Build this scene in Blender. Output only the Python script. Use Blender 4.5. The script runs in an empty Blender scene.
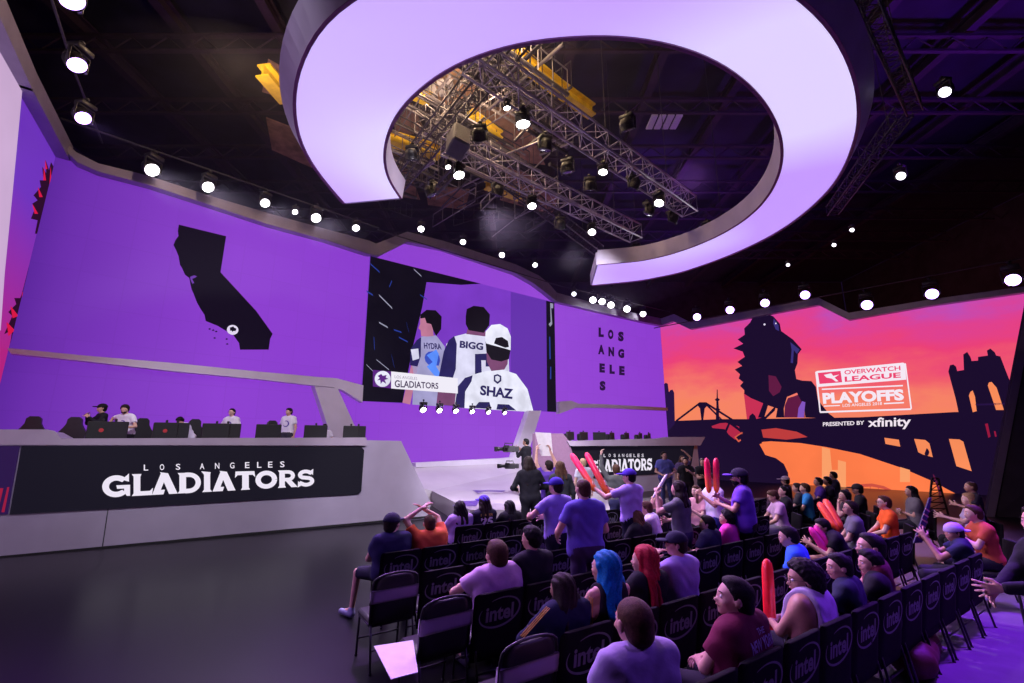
import bpy, math, random
import numpy as np
from mathutils import Vector, Matrix
from mathutils.bvhtree import BVHTree

random.seed(7)
SC = bpy.context.scene
COL = SC.collection
PI = math.pi
R = math.radians

# ------------------------------------------------------------------ camera
F, TH, H = 455.0, R(12.5), 2.2
cd = bpy.data.cameras.new('camera')
cam = bpy.data.objects.new('camera', cd)
COL.objects.link(cam)
cd.sensor_width = 36.0
cd.lens = F / 1024 * 36.0
cd.clip_end = 200
cam.location = (0, 0, H)
cam.rotation_euler = (PI / 2 + TH, 0, 0)
SC.camera = cam
SC.view_settings.view_transform = 'Standard'
SC.view_settings.look = 'None'
SC.view_settings.gamma = 1
SC.view_settings.exposure = 0.0
SC.view_settings.use_curve_mapping = False
SC.cycles.use_denoising = True
SC.cycles.max_bounces = 6
SC.cycles.sample_clamp_indirect = 3.0
SC.cycles.sample_clamp_direct = 12.0


def ray(x, y):
    u = (x - 512) / F
    v = (341.5 - y) / F
    return (u, math.cos(TH) - v * math.sin(TH), math.sin(TH) + v * math.cos(TH))


def at_z(x, y, z):
    d = ray(x, y)
    t = (z - H) / d[2]
    return Vector((d[0] * t, d[1] * t, z))


def at_Y(x, y, Y):
    d = ray(x, y)
    t = Y / d[1]
    return Vector((d[0] * t, Y, H + d[2] * t))


class Plane:
    """a vertical plane of the room; n points at the hall"""
    def __init__(s, p0, d):
        s.p = Vector((p0[0], p0[1]))
        s.d = Vector((d[0], d[1])).normalized()
        s.n = Vector((s.d.y, -s.d.x))

    def hit(s, x, y):
        r = ray(x, y)
        det = r[0] * -s.d.y + r[1] * s.d.x
        t = (s.p.x * -s.d.y + s.p.y * s.d.x) / det
        P = Vector((r[0] * t, r[1] * t))
        return ((P - s.p).dot(s.d), H + r[2] * t)

    def at(s, a, z, off=0.0):
        q = s.p + s.d * a + s.n * off
        return Vector((q.x, q.y, z))


# ------------------------------------------------------------------ materials
MATS = {}


def mat(name, col, rough=0.6, metal=0.0, emit=None, estr=1.0, noise=0.06, scale=12.0, bump=0.0, spec=0.5):
    if name in MATS:
        return MATS[name]
    m = bpy.data.materials.new(name)
    m.use_nodes = True
    nt = m.node_tree
    b = nt.nodes['Principled BSDF']
    tc = nt.nodes.new('ShaderNodeTexCoord')
    nz = nt.nodes.new('ShaderNodeTexNoise')
    nz.inputs['Scale'].default_value = scale
    nz.inputs['Detail'].default_value = 3
    nt.links.new(tc.outputs['Object'], nz.inputs['Vector'])
    rp = nt.nodes.new('ShaderNodeValToRGB')
    c = emit if emit else col
    rp.color_ramp.elements[0].position = 0.3
    rp.color_ramp.elements[1].position = 0.7
    rp.color_ramp.elements[0].color = (c[0] * (1 - noise), c[1] * (1 - noise), c[2] * (1 - noise), 1)
    rp.color_ramp.elements[1].color = (c[0] * (1 + noise), c[1] * (1 + noise), c[2] * (1 + noise), 1)
    nt.links.new(nz.outputs['Fac'], rp.inputs['Fac'])
    if emit:
        b.inputs['Base Color'].default_value = (0.01, 0.01, 0.012, 1)
        nt.links.new(rp.outputs['Color'], b.inputs['Emission Color'])
        b.inputs['Emission Strength'].default_value = estr
        b.inputs['Specular IOR Level'].default_value = 0.02
    else:
        nt.links.new(rp.outputs['Color'], b.inputs['Base Color'])
        b.inputs['Specular IOR Level'].default_value = spec
    b.inputs['Roughness'].default_value = rough
    b.inputs['Metallic'].default_value = metal
    if bump:
        bp = nt.nodes.new('ShaderNodeBump')
        bp.inputs['Strength'].default_value = bump
        bp.inputs['Distance'].default_value = 0.01
        n2 = nt.nodes.new('ShaderNodeTexNoise')
        n2.inputs['Scale'].default_value = scale * 3
        nt.links.new(tc.outputs['Object'], n2.inputs['Vector'])
        nt.links.new(n2.outputs['Fac'], bp.inputs['Height'])
        nt.links.new(bp.outputs['Normal'], b.inputs['Normal'])
    MATS[name] = m
    return m


def srgb(r, g, b):
    f = lambda c: (c / 255 / 12.92) if c <= 10 else ((c / 255 + 0.055) / 1.055) ** 2.4
    return (f(r), f(g), f(b))


def screen(name, r, g, b, k=1.0):
    return mat('screen ' + name, None, emit=srgb(r, g, b), estr=k, noise=.16 if 'video' in name else 0.0, scale=1.3)


# ------------------------------------------------------------------ mesh helpers
def link(name, me, m=None, parent=None, smooth=False):
    o = bpy.data.objects.new(name, me)
    COL.objects.link(o)
    if m is not None and not me.materials:
        for mm in (m if isinstance(m, (list, tuple)) else [m]):
            me.materials.append(mm)
    if smooth and len(me.polygons):
        me.polygons.foreach_set('use_smooth', [True] * len(me.polygons))
    if parent is not None:
        o.parent = parent
    return o


def tag(o, label=None, cat=None, group=None, kind=None):
    if label:
        o['label'] = label
    if cat:
        o['category'] = cat
    if group:
        o['group'] = group
    if kind:
        o['kind'] = kind
    return o


def empty(name, loc, rz=0.0):
    o = bpy.data.objects.new(name, None)
    COL.objects.link(o)
    o.location = loc
    o.rotation_euler = (0, 0, rz)
    o.empty_display_size = 0.1
    return o


class MB:
    def __init__(s):
        s.v, s.f = [], []

    def add(s, vs, fs):
        b = len(s.v)
        s.v += [tuple(p) for p in vs]
        s.f += [tuple(b + i for i in f) for f in fs]
        return s

    def box(s, c, size, rot=None, bev=0.0):
        hx, hy, hz = size[0] / 2, size[1] / 2, size[2] / 2
        M = rot if rot is not None else Matrix.Identity(3)
        c = Vector(c)
        if bev <= 0:
            vs = [c + M @ Vector((x * hx, y * hy, z * hz)) for x in (-1, 1) for y in (-1, 1) for z in (-1, 1)]
            fs = [(0, 1, 3, 2), (4, 6, 7, 5), (0, 4, 5, 1), (2, 3, 7, 6), (0, 2, 6, 4), (1, 5, 7, 3)]
            return s.add(vs, fs)
        b = min(bev, hx * .99, hy * .99, hz * .99)
        prof = [(-hx + b, -hy), (hx - b, -hy), (hx, -hy + b), (hx, hy - b), (hx - b, hy), (-hx + b, hy), (-hx, hy - b), (-hx, -hy + b)]
        vs, fs = [], []
        for z, k in ((-hz, 1), (-hz + b, 0), (hz - b, 0), (hz, 1)):
            for (x, y) in prof:
                if k:
                    x = max(-hx + b, min(hx - b, x)) if abs(x) > hx - b else x
                    y = max(-hy + b, min(hy - b, y)) if abs(y) > hy - b else y
                vs.append(c + M @ Vector((x, y, z)))
        for r in range(3):
            for i in range(8):
                j = (i + 1) % 8
                fs.append((r * 8 + i, r * 8 + j, r * 8 + 8 + j, r * 8 + 8 + i))
        fs.append(tuple(range(7, -1, -1)))
        fs.append(tuple(range(24, 32)))
        return s.add(vs, fs)

    def tube(s, pts, r, n=8, cap=True):
        pts = [Vector(p) for p in pts]
        rs = r if isinstance(r, (list, tuple)) else [r] * len(pts)
        vs, fs = [], []
        up = Vector((0, 0, 1))
        prev = None
        for i, p in enumerate(pts):
            t = (pts[min(i + 1, len(pts) - 1)] - pts[max(i - 1, 0)]).normalized()
            if prev is None:
                a = t.cross(up)
                if a.length < 1e-3:
                    a = t.cross(Vector((1, 0, 0)))
            else:
                a = prev - t * prev.dot(t)
            a.normalize()
            prev = a
            b = t.cross(a)
            for k in range(n):
                an = 2 * PI * k / n
                vs.append(p + (a * math.cos(an) + b * math.sin(an)) * rs[i])
        for i in range(len(pts) - 1):
            for k in range(n):
                k2 = (k + 1) % n
                fs.append((i * n + k, i * n + k2, (i + 1) * n + k2, (i + 1) * n + k))
        if cap:
            fs.append(tuple(range(n - 1, -1, -1)))
            fs.append(tuple((len(pts) - 1) * n + k for k in range(n)))
        return s.add(vs, fs)

    def lathe(s, prof, n=20, M=None):
        M = M or Matrix.Identity(4)
        vs, fs = [], []
        for (r, z) in prof:
            for k in range(n):
                an = 2 * PI * k / n
                vs.append(M @ Vector((r * math.cos(an), r * math.sin(an), z)))
        for i in range(len(prof) - 1):
            for k in range(n):
                k2 = (k + 1) % n
                fs.append((i * n + k, i * n + k2, (i + 1) * n + k2, (i + 1) * n + k))
        fs.append(tuple(range(n - 1, -1, -1)))
        fs.append(tuple((len(prof) - 1) * n + k for k in range(n)))
        return s.add(vs, fs)

    def prism(s, front, back):
        n = len(front)
        fs = [tuple(range(n)), tuple(range(2 * n - 1, n - 1, -1))]
        for i in range(n):
            j = (i + 1) % n
            fs.append((i, i + n, j + n, j))
        return s.add(list(front) + list(back), fs)

    def mesh(s, name='m'):
        me = bpy.data.meshes.new(name)
        me.from_pydata(s.v, [], s.f)
        me.update()
        return me

    def build(s, name, m, parent=None, smooth=False):
        me = s.mesh(name)
        return link(name, me, m, parent, smooth)


def tri(poly):
    """ear-free: let Blender tessellate a 2D polygon"""
    from mathutils.geometry import tessellate_polygon
    return tessellate_polygon([[Vector((p[0], p[1], 0)) for p in poly]])


def plate(name, plane, px, off, th, m, parent=None, szs=None):
    """a flat-fronted piece of real thickness lying on a wall plane, outline taken from the photo"""
    P = szs if szs else [plane.hit(*q) for q in px]
    n = len(P)
    mb = MB()
    vs = [plane.at(a, z, off + th) for a, z in P] + [plane.at(a, z, off) for a, z in P]
    fs = [tuple(t) for t in tri(P)] + [tuple(i + n for i in t) for t in tri(P)]
    for i in range(n):
        j = (i + 1) % n
        fs.append((i, j, j + n, i + n))
    mb.add(vs, fs)
    o = mb.build(name, m, parent)
    return o


TXT = {}


def text_geo(t, bold=0.02, space=1.0):
    k = (t, bold, space)
    if k in TXT:
        return TXT[k]
    cu = bpy.data.curves.new('t', 'FONT')
    cu.body = t
    cu.offset = bold
    cu.space_character = space
    cu.resolution_u = 3
    ob = bpy.data.objects.new('t', cu)
    COL.objects.link(ob)
    dg = bpy.context.evaluated_depsgraph_get()
    me = bpy.data.meshes.new_from_object(ob.evaluated_get(dg))
    vs = np.array([v.co[:2] for v in me.vertices]) if len(me.vertices) else np.zeros((0, 2))
    fs = [tuple(p.vertices) for p in me.polygons]
    bpy.data.objects.remove(ob)
    bpy.data.meshes.remove(me)
    lo, hi = vs.min(0), vs.max(0)
    vs = (vs - lo) / (hi - lo)
    TXT[k] = (vs, fs, (hi[0] - lo[0]) / (hi[1] - lo[1]))
    return TXT[k]


def wall_text(name, t, plane, quad, off, m, parent=None, bold=0.02, space=1.0, geo=None):
    """quad: photo corners left-bottom, right-bottom, right-top, left-top of the writing"""
    vs, fs = (geo if geo else text_geo(t, bold, space))[:2]
    q = [plane.hit(*p) for p in quad]
    out = []
    for x, y in vs:
        a = [q[0][i] * (1 - x) * (1 - y) + q[1][i] * x * (1 - y) + q[2][i] * x * y + q[3][i] * (1 - x) * y for i in (0, 1)]
        out.append(plane.at(a[0], a[1], off))
    return MB().add(out, fs).build(name, m, parent)


def arc(cx, cy, rx, ry, a0, a1, n=14):
    return [(cx + rx * math.cos(R(a0 + (a1 - a0) * i / n)), cy + ry * math.sin(R(a0 + (a1 - a0) * i / n))) for i in range(n + 1)]


def ribbon(path, w, vs, fs, ox=0.0):
    """a 2D stroke of given width(s)"""
    n = len(path)
    ws = w if isinstance(w, list) else [w] * n
    b = len(vs)
    for i in range(n):
        p0, p1 = path[max(i - 1, 0)], path[min(i + 1, n - 1)]
        dx, dy = p1[0] - p0[0], p1[1] - p0[1]
        L = math.hypot(dx, dy) or 1
        nx, ny = -dy / L, dx / L
        vs.append((path[i][0] + ox + nx * ws[i] / 2, path[i][1] + ny * ws[i] / 2))
        vs.append((path[i][0] + ox - nx * ws[i] / 2, path[i][1] - ny * ws[i] / 2))
    for i in range(n - 1):
        k = b + 2 * i
        fs.append((k, k + 1, k + 3, k + 2))


def banner_geo():
    """heavy display letters with small spurs: GLADIATORS"""
    vs, fs = [], []

    def poly(pts, ox):
        b = len(vs)
        pts = [(p[0] + ox, p[1]) for p in pts]
        for t in tri(pts):
            fs.append(tuple(b + i for i in t))
        vs.extend(pts)
    x = 0.0
    for ch in 'GLADIATORS':
        if ch == 'G':
            ribbon(arc(.52, .48, .38, .37, 42, 318, 22), [.2] + [.24] * 21 + [.2], vs, fs, x)
            poly([(.52, .52), (1.02, .52), (1.02, .02), (.9, .02), (.8, .2), (.8, .36), (.55, .36)], x)
            poly([(.72, .76), (.98, 1.04), (.98, .66)], x)
            w = 1.06
        elif ch == 'L':
            poly([(.0, 1.0), (.36, 1.0), (.32, .86), (.32, .2), (.68, .2), (.8, .34), (.76, 0), (0, 0), (.07, .12), (.07, .88)], x)
            w = .74
        elif ch == 'A':
            poly([(0, 0), (.34, 1.0), (.3, 1.06), (.62, 1.0), (1.0, 0), (.66, 0), (.46, .58), (.34, .22), (.5, .22), (.44, .0)], x)
            w = .98
        elif ch == 'D':
            poly([(0, 1), (.34, 1), (.34, 0), (0, 0), (.07, .12), (.07, .88)], x)
            ribbon([(.3, .9)] + arc(.46, .5, .38, .4, 90, -90, 14) + [(.3, .1)], .22, vs, fs, x)
            w = .98
        elif ch == 'I':
            poly([(-.04, 1.06), (.36, 1.0), (.34, .86), (.34, .12), (.42, 0), (0, 0), (.08, .12), (.08, .88)], x)
            w = .42
        elif ch == 'T':
            poly([(-.02, .66), (0, 1), (.86, 1), (.9, .66), (.78, .8), (.6, .8), (.6, .12), (.66, 0), (.24, 0), (.3, .12), (.3, .8), (.1, .8)], x)
            w = .88
        elif ch == 'O':
            ribbon(arc(.52, .5, .39, .38, 0, 360, 28), .25, vs, fs, x)
            w = 1.05
        elif ch == 'R':
            poly([(0, 1), (.34, 1), (.34, .12), (.4, 0), (0, 0), (.07, .12), (.07, .88)], x)
            ribbon([(.3, .9)] + arc(.5, .68, .24, .22, 90, -90, 10) + [(.3, .46)], .2, vs, fs, x)
            poly([(.36, .5), (.62, .46), (.98, 0), (.66, 0), (.36, .4)], x)
            w = .94
        elif ch == 'S':
            ribbon([(.74, .78)] + arc(.42, .7, .28, .2, 40, 230, 10) + arc(.46, .31, .3, .21, 60, -140, 12) + [(.1, .24)], .22, vs, fs, x)
            poly([(.62, .9), (.82, 1.05), (.8, .66)], x)
            poly([(.04, .34), (.02, -.04), (.26, .1)], x)
            w = .84
        x += w + .02
    v = np.array(vs)
    lo, hi = v.min(0), v.max(0)
    return (v - lo) / (hi - lo), fs


# ------------------------------------------------------------------ the room
W1 = Plane((-13.1, 11.6), (1.07, 1.024))
L1 = 6.46 * math.hypot(1.07, 1.024)
W2 = Plane((-6.19, 18.2), (1.224, 1.024))
L2 = 6.96 * math.hypot(1.224, 1.024)
W3 = Plane((2.33, 25.3), (1.556, 1.024))
L3 = 5.09 * math.hypot(1.556, 1.024)
RW = Plane((10.25, 30.5), (1.015, -1.024))
W0 = Plane((-11.4, 8.9), (-1.7, 2.7))
L0 = math.hypot(1.7, 2.7)
W00 = Plane((-8.3, 4.4), (-3.1, 4.5))
L00 = math.hypot(3.1, 4.5)


def purple_wall_mat(name, c0, c1, axis_len, d):
    """an LED wall: its picture is a purple field with faint vertical bands"""
    m = bpy.data.materials.new(name)
    m.use_nodes = True
    nt = m.node_tree
    b = nt.nodes['Principled BSDF']
    tc = nt.nodes.new('ShaderNodeTexCoord')
    sx = nt.nodes.new('ShaderNodeSeparateXYZ')
    nt.links.new(tc.outputs['Object'], sx.inputs[0])
    mr = nt.nodes.new('ShaderNodeMapRange')
    mr.inputs['From Max'].default_value = axis_len
    nt.links.new(sx.outputs['X'], mr.inputs['Value'])
    cr = nt.nodes.new('ShaderNodeValToRGB')
    e = cr.color_ramp.elements
    e[0].color = (*c0, 1)
    e[1].color = (*c1, 1)
    e[1].position = d
    for p, k in ((.06, 1.0), (.0601, 1.12), (.13, 1.15), (.1301, 1.3), (.25, 1.4), (.2501, 1.47)):
        if c0 != c1 and p < d:
            q = e.new(p)
            f = (p / d) ** .7
            q.color = (*[(c0[i] * (1 - f) + c1[i] * f) for i in range(3)], 1)
    nt.links.new(mr.outputs[0], cr.inputs[0])
    # fine panel seams of the LED tiles
    br = nt.nodes.new('ShaderNodeTexBrick')
    cx = nt.nodes.new('ShaderNodeCombineXYZ')
    nt.links.new(sx.outputs['X'], cx.inputs['X'])
    nt.links.new(sx.outputs['Z'], cx.inputs['Y'])
    nt.links.new(cx.outputs[0], br.inputs['Vector'])
    br.offset = 0
    br.inputs['Color1'].default_value = (1, 1, 1, 1)
    br.inputs['Color2'].default_value = (.97, .97, .97, 1)
    br.inputs['Mortar'].default_value = (.93, .93, .93, 1)
    br.inputs['Scale'].default_value = 1
    br.inputs['Brick Width'].default_value = 1.0
    br.inputs['Row Height'].default_value = 1.0
    br.inputs['Mortar Size'].default_value = .012
    mx = nt.nodes.new('ShaderNodeMix')
    mx.data_type = 'RGBA'
    mx.blend_type = 'MULTIPLY'
    mx.inputs['Factor'].default_value = 1
    nt.links.new(cr.outputs[0], mx.inputs['A'])
    nt.links.new(br.outputs['Color'], mx.inputs['B'])
    nt.links.new(mx.outputs['Result'], b.inputs['Emission Color'])
    b.inputs['Emission Strength'].default_value = 1
    b.inputs['Base Color'].default_value = (.01, .01, .012, 1)
    b.inputs['Roughness'].default_value = .5
    b.inputs['Specular IOR Level'].default_value = .1
    return m


def wall(name, pl, L, top, z0, m, th=.25):
    """LED wall slab in its own frame (x along, z up); top = [(a, z)...] from left to right"""
    o_pts = [(0, z0), (L, z0)] + [(a, z) for a, z in reversed(top)]
    n = len(o_pts)
    vs = [(a, -0.0, z) for a, z in o_pts] + [(a, th, z) for a, z in o_pts]
    T = tri(o_pts)
    fs = [tuple(t) for t in T] + [tuple(i + n for i in t) for t in T]
    for i in range(n):
        j = (i + 1) % n
        fs.append((i, j, j + n, i + n))
    o = MB().add(vs, fs).build(name, m)
    o.location = (pl.p.x, pl.p.y, 0)
    o.rotation_euler = (0, 0, math.atan2(pl.d.y, pl.d.x))
    tag(o, kind='structure')
    return o


PUR = srgb(140, 62, 208)
PUR_D = srgb(92, 38, 158)
PUR_L = srgb(150, 72, 216)
m_w1 = purple_wall_mat('led wall left purple', PUR_D, PUR, L1, .5)
m_w2 = purple_wall_mat('led wall centre purple', PUR, PUR_L, L2, .9)
m_w3 = purple_wall_mat('led wall right purple', PUR_L, PUR, L3, .9)


def hits(pl, pts):
    return [pl.hit(*p) for p in pts]


t1lo = [(61, 151), (77, 167), (98, 176), (148, 189), (207, 208), (265, 227), (324, 243), (364, 256)]
t1hi = [(58, 139), (76, 157), (98, 168), (148, 180), (207, 199), (265, 216), (324, 232), (366, 243)]
t2lo = [(364, 256), (376, 258), (404, 244), (440, 251), (512, 275), (530, 285), (543, 295), (553, 303)]
t2hi = [(366, 243), (373, 246), (404, 234), (440, 243), (512, 266), (535, 277), (545, 285), (553, 294)]
t3lo = [(553, 303), (600, 314), (640, 323), (661, 327)]
t3hi = [(553, 294), (600, 307), (640, 316), (661, 320)]
trlo = [(661, 327), (675, 322), (692, 330), (740, 321), (820, 306), (850, 321), (930, 307), (1024, 294), (1120, 280)]
trhi = [(661, 320), (676, 315), (692, 323), (740, 314), (820, 299), (850, 314), (930, 301), (1024, 288), (1120, 273)]


def mid(a, b):
    return [((p[0] + q[0]) / 2, (p[1] + q[1]) / 2) for p, q in zip(a, b)]


def clampends(h, L):
    h = [list(p) for p in h]
    h[0][0] = 0
    h[-1][0] = L
    return [tuple(p) for p in h]


LR = RW.hit(1120, 280)[0]
wall('wall_left', W1, L1, clampends(hits(W1, mid(t1lo, t1hi)), L1), 0, m_w1)
wall('wall_back', W2, L2, clampends(hits(W2, mid(t2lo, t2hi)), L2), 0, m_w2)
wall('wall_back_right', W3, L3, clampends(hits(W3, mid(t3lo, t3hi)), L3), 0, m_w3)

m_trim = mat('brushed grey trim', (.30, .26, .37), rough=.45, metal=.3, noise=.08, scale=3)
for i, (pl, lo, hi) in enumerate(((W1, t1lo, t1hi), (W2, t2lo, t2hi), (W3, t3lo, t3hi), (RW, trlo, trhi))):
    o = plate('trim_%d' % (i + 1), pl, lo + hi[::-1], 0.0, .32, m_trim)
    tag(o, kind='structure')


# right LED wall: a sunset picture
def sunset_mat():
    m = bpy.data.materials.new('led wall sunset picture')
    m.use_nodes = True
    nt = m.node_tree
    b = nt.nodes['Principled BSDF']
    tc = nt.nodes.new('ShaderNodeTexCoord')
    sx = nt.nodes.new('ShaderNodeSeparateXYZ')
    nt.links.new(tc.outputs['Object'], sx.inputs[0])
    nz = nt.nodes.new('ShaderNodeTexNoise')
    nz.inputs['Scale'].default_value = .42
    nz.inputs['Detail'].default_value = 5
    nz.inputs['Roughness'].default_value = .55
    mp = nt.nodes.new('ShaderNodeMapping')
    mp.inputs['Scale'].default_value = (.7, 1, 1.6)
    mp.inputs['Location'].default_value = (3.1, 0, .4)
    nt.links.new(tc.outputs['Object'], mp.inputs[0])
    nt.links.new(mp.outputs[0], nz.inputs['Vector'])

    def math_(op, a, bb):
        n = nt.nodes.new('ShaderNodeMath')
        n.operation = op
        for i, q in enumerate((a, bb)):
            if isinstance(q, (int, float)):
                n.inputs[i].default_value = q
            else:
                nt.links.new(q, n.inputs[i])
        return n.outputs[0]
    # value = z + noise - slope*x
    v = math_('ADD', sx.outputs['Z'], math_('MULTIPLY', math_('SUBTRACT', nz.outputs['Fac'], .5), 5.0))
    v = math_('ADD', v, math_('MULTIPLY', math_('SUBTRACT', sx.outputs['X'], 6.0), .10))
    mr = nt.nodes.new('ShaderNodeMapRange')
    mr.inputs['From Min'].default_value = 0
    mr.inputs['From Max'].default_value = 11
    nt.links.new(v, mr.inputs['Value'])
    cr = nt.nodes.new('ShaderNodeValToRGB')
    e = cr.color_ramp.elements
    stops = [(0, (250, 120, 72)), (.22, (252, 140, 88)), (.42, (252, 132, 105)), (.55, (246, 95, 110)), (.66, (240, 66, 122)), (.80, (226, 66, 150)), (.92, (190, 80, 190)), (1, (158, 84, 214))]
    e[0].color = (*srgb(*stops[0][1]), 1)
    e[1].color = (*srgb(*stops[-1][1]), 1)
    for p, c in stops[1:-1]:
        e.new(p).color = (*srgb(*c), 1)
    nt.links.new(mr.outputs[0], cr.inputs[0])
    nt.links.new(cr.outputs[0], b.inputs['Emission Color'])
    b.inputs['Emission Strength'].default_value = .95
    b.inputs['Base Color'].default_value = (.01, .01, .012, 1)
    b.inputs['Specular IOR Level'].default_value = .1
    return m


wall('wall_right', RW, LR, clampends(hits(RW, mid(trlo, trhi)), LR), 0, sunset_mat())

# far left: the pink-lit LED strip with a palm and the pale panel beside it
m_w0 = bpy.data.materials.new('led wall pink to violet')
m_w0.use_nodes = True
nt = m_w0.node_tree
b = nt.nodes['Principled BSDF']
tc = nt.nodes.new('ShaderNodeTexCoord')
sx = nt.nodes.new('ShaderNodeSeparateXYZ')
mr = nt.nodes.new('ShaderNodeMapRange')
mr.inputs['From Max'].default_value = 10.5
cr = nt.nodes.new('ShaderNodeValToRGB')
cr.color_ramp.elements[0].color = (*srgb(190, 30, 110), 1)
cr.color_ramp.elements[0].position = .35
cr.color_ramp.elements[1].color = (*srgb(110, 50, 190), 1)
cr.color_ramp.elements[1].position = .8
nt.links.new(tc.outputs['Object'], sx.inputs[0])
nt.links.new(sx.outputs['Z'], mr.inputs['Value'])
nt.links.new(mr.outputs[0], cr.inputs[0])
nt.links.new(cr.outputs[0], b.inputs['Emission Color'])
b.inputs['Emission Strength'].default_value = .9
b.inputs['Base Color'].default_value = (.01, .01, .01, 1)
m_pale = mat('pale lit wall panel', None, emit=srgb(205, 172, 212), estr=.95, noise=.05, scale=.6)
wall('wall_far_left', W0, L0, [(0, 10.4), (L0, 10.4)], 0, m_w0)
wall('wall_near_left', W00, L00, [(0, 10.4), (L00, 10.4)], 0, m_pale)
o = MB()
for pl, L in ((W0, L0), (W00, L00)):
    o.prism([pl.at(-.05, 10.2, .3), pl.at(L + .05, 10.2, .3), pl.at(L + .05, 10.2, 0), pl.at(-.05, 10.2, 0)],
            [pl.at(-.05, 10.65, .3), pl.at(L + .05, 10.65, .3), pl.at(L + .05, 10.65, 0), pl.at(-.05, 10.65, 0)])
tag(o.build('trim_5', m_trim), kind='structure')

plate('wall_pale_panel', W0, [(18.5, 78), (8, 190), (0, 272), (-4, 330), (-34, 330), (-22, 60), (0, 14)], .0, .08, m_pale)['kind'] = 'structure'
# floor and dark shell
m_floor = mat('dark polished arena floor', (.006, .005, .009), rough=.3, noise=.25, scale=.8, bump=.02, spec=.24)
tag(MB().box((4, 15, -.05), (50, 46, .1)).build('floor', m_floor), kind='structure')
m_lit_patch = mat('paler floor for violet light', (.12, .11, .13), rough=.9, noise=.15, scale=3, bump=.1)  # paler floor patch, shaped to where the violet pool of light falls
tag(MB().prism([Vector((x, y, .008)) for x, y in ((3.0, 0), (14, 0), (14, 9), (8.5, 9), (5.9, 7.2), (2.6, 4.3))], [Vector((x, y, 0)) for x, y in ((3.0, 0), (14, 0), (14, 9), (8.5, 9), (5.9, 7.2), (2.6, 4.3))]).build('floor_lit_patch', m_lit_patch), kind='structure')
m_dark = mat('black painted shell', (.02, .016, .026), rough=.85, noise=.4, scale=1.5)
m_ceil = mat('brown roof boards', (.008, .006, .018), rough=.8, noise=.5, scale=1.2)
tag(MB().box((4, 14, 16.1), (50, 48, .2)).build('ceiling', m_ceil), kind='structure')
tag(MB().box((4, 38.2, 8), (50, .3, 16)).build('wall_outer_back', m_dark), kind='structure')
tag(MB().box((-21.2, 14, 8), (.3, 48, 16)).build('wall_outer_left', m_dark), kind='structure')
tag(MB().box((29.2, 14, 8), (.3, 48, 16)).build('wall_outer_right', m_dark), kind='structure')
tag(MB().box((4, -9.8, 8), (50, .3, 16)).build('wall_outer_front', m_dark), kind='structure')


# ------------------------------------------------------------------ pictures shown on the LED walls
def cv(x0, y0, k, pts):
    return [(x0 + x / k, y0 + y / k) for x, y in pts]


BLK = screen('near black', 16, 8, 30)
# map of the state on the left wall
g = plate('state_map_picture', W1, [(178.8, 224.8), (226, 236.4), (220.4, 272.4), (256, 311), (272.5, 334), (270, 339), (268.5, 349.6), (240, 349.7), (239, 343), (233, 334.7), (224, 329.7), (218, 326), (205.7, 321), (204.5, 315), (200, 308), (196.7, 302), (193.3, 293), (191.7, 289.7), (190.5, 285), (189.3, 278), (185, 274.7), (182, 268), (180, 264.7), (178.5, 256), (176, 250), (173.5, 245), (175.5, 240), (178.5, 236), (177.8, 231)], .0, .02, BLK)
tag(g, 'black map of a coastal state shown on the left purple wall', 'map')
c = W1.hit(232.5, 330)
plate('map_pin', W1, None, .02, .012, screen('white', 225, 215, 240), g, szs=[(c[0] + .17 * math.cos(t * PI / 12), c[1] + .17 * math.sin(t * PI / 12)) for t in range(24)])
plate('pin_emblem', W1, None, .032, .006, BLK, g, szs=[(c[0] + r * math.cos(t * PI / 6), c[1] + .01 + r * math.sin(t * PI / 6)) for t, r in enumerate([.1, .11, .08, .11, .09, .11, .08, .1, .05, .09, .05, .09])])
bay = screen('violet line', 110, 60, 170)
plate('bay_inlet', W1, [(190, 277), (194, 275.5), (197, 276.6), (194.6, 278), (192, 279), (194, 283), (192.4, 284), (190.4, 280)], .02, .008, bay, g)
for x, y in ((209.5, 329), (213, 330.2), (216, 331.5), (214.5, 338), (226.5, 339), (227, 344)):
    plate('island', W1, [(x - 1.3, y), (x + .2, y - .8), (x + 1.5, y + .2), (x, y + .8)], .0, .02, BLK, g)

# LOS ANGELES letters on the back right wall
g = None
LET = [('L', 268, 288, 125, 168), ('O', 311, 332, 134, 178), ('S', 357, 379, 143, 188), ('A', 266, 291, 203, 247), ('N', 313, 335, 213, 256), ('G', 357, 381, 222, 264), ('E', 272, 293, 288, 330), ('L', 318, 338, 294, 336), ('E', 362, 383, 300, 342), ('S', 273, 296, 368, 412)]
for t, x0, x1, y0, y1 in LET:
    q = cv(540, 300, 4.555, [(x0 - 2, y1), (x1 + 2, y1 + 1.5), (x1 + 2, y0 + 2), (x0 - 2, y0)])
    o = wall_text('letter' if g is None else 'letter', t, W3, q, .012, screen('dark violet letter', 40, 16, 64), g, bold=.075)
    if g is None:
        g = empty('city_name_lettering', W3.at(*W3.hit(610, 385)))
        mw = g.location.copy()
        o.parent = g
        o.location = -mw
        first = o
        tag(g, 'dark letters spelling LOS ANGELES in four rows on purple wall', 'lettering')
        continue
    o.location = -mw

# ---- video screen on the centre wall
C = lambda pts: cv(360, 250, 4.02, pts)
vs_ = empty('video_screen', W2.at(L2 * .5, 4))
tag(vs_, 'big video screen showing three jersey-wearing players from behind', 'screen')


def vp(name, pts, off, m, parent=None, th=.004):
    o = plate(name, W2, C(pts), off, th, m, parent or vs_)
    if parent is None:
        o.location = -vs_.location
    return o


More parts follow.
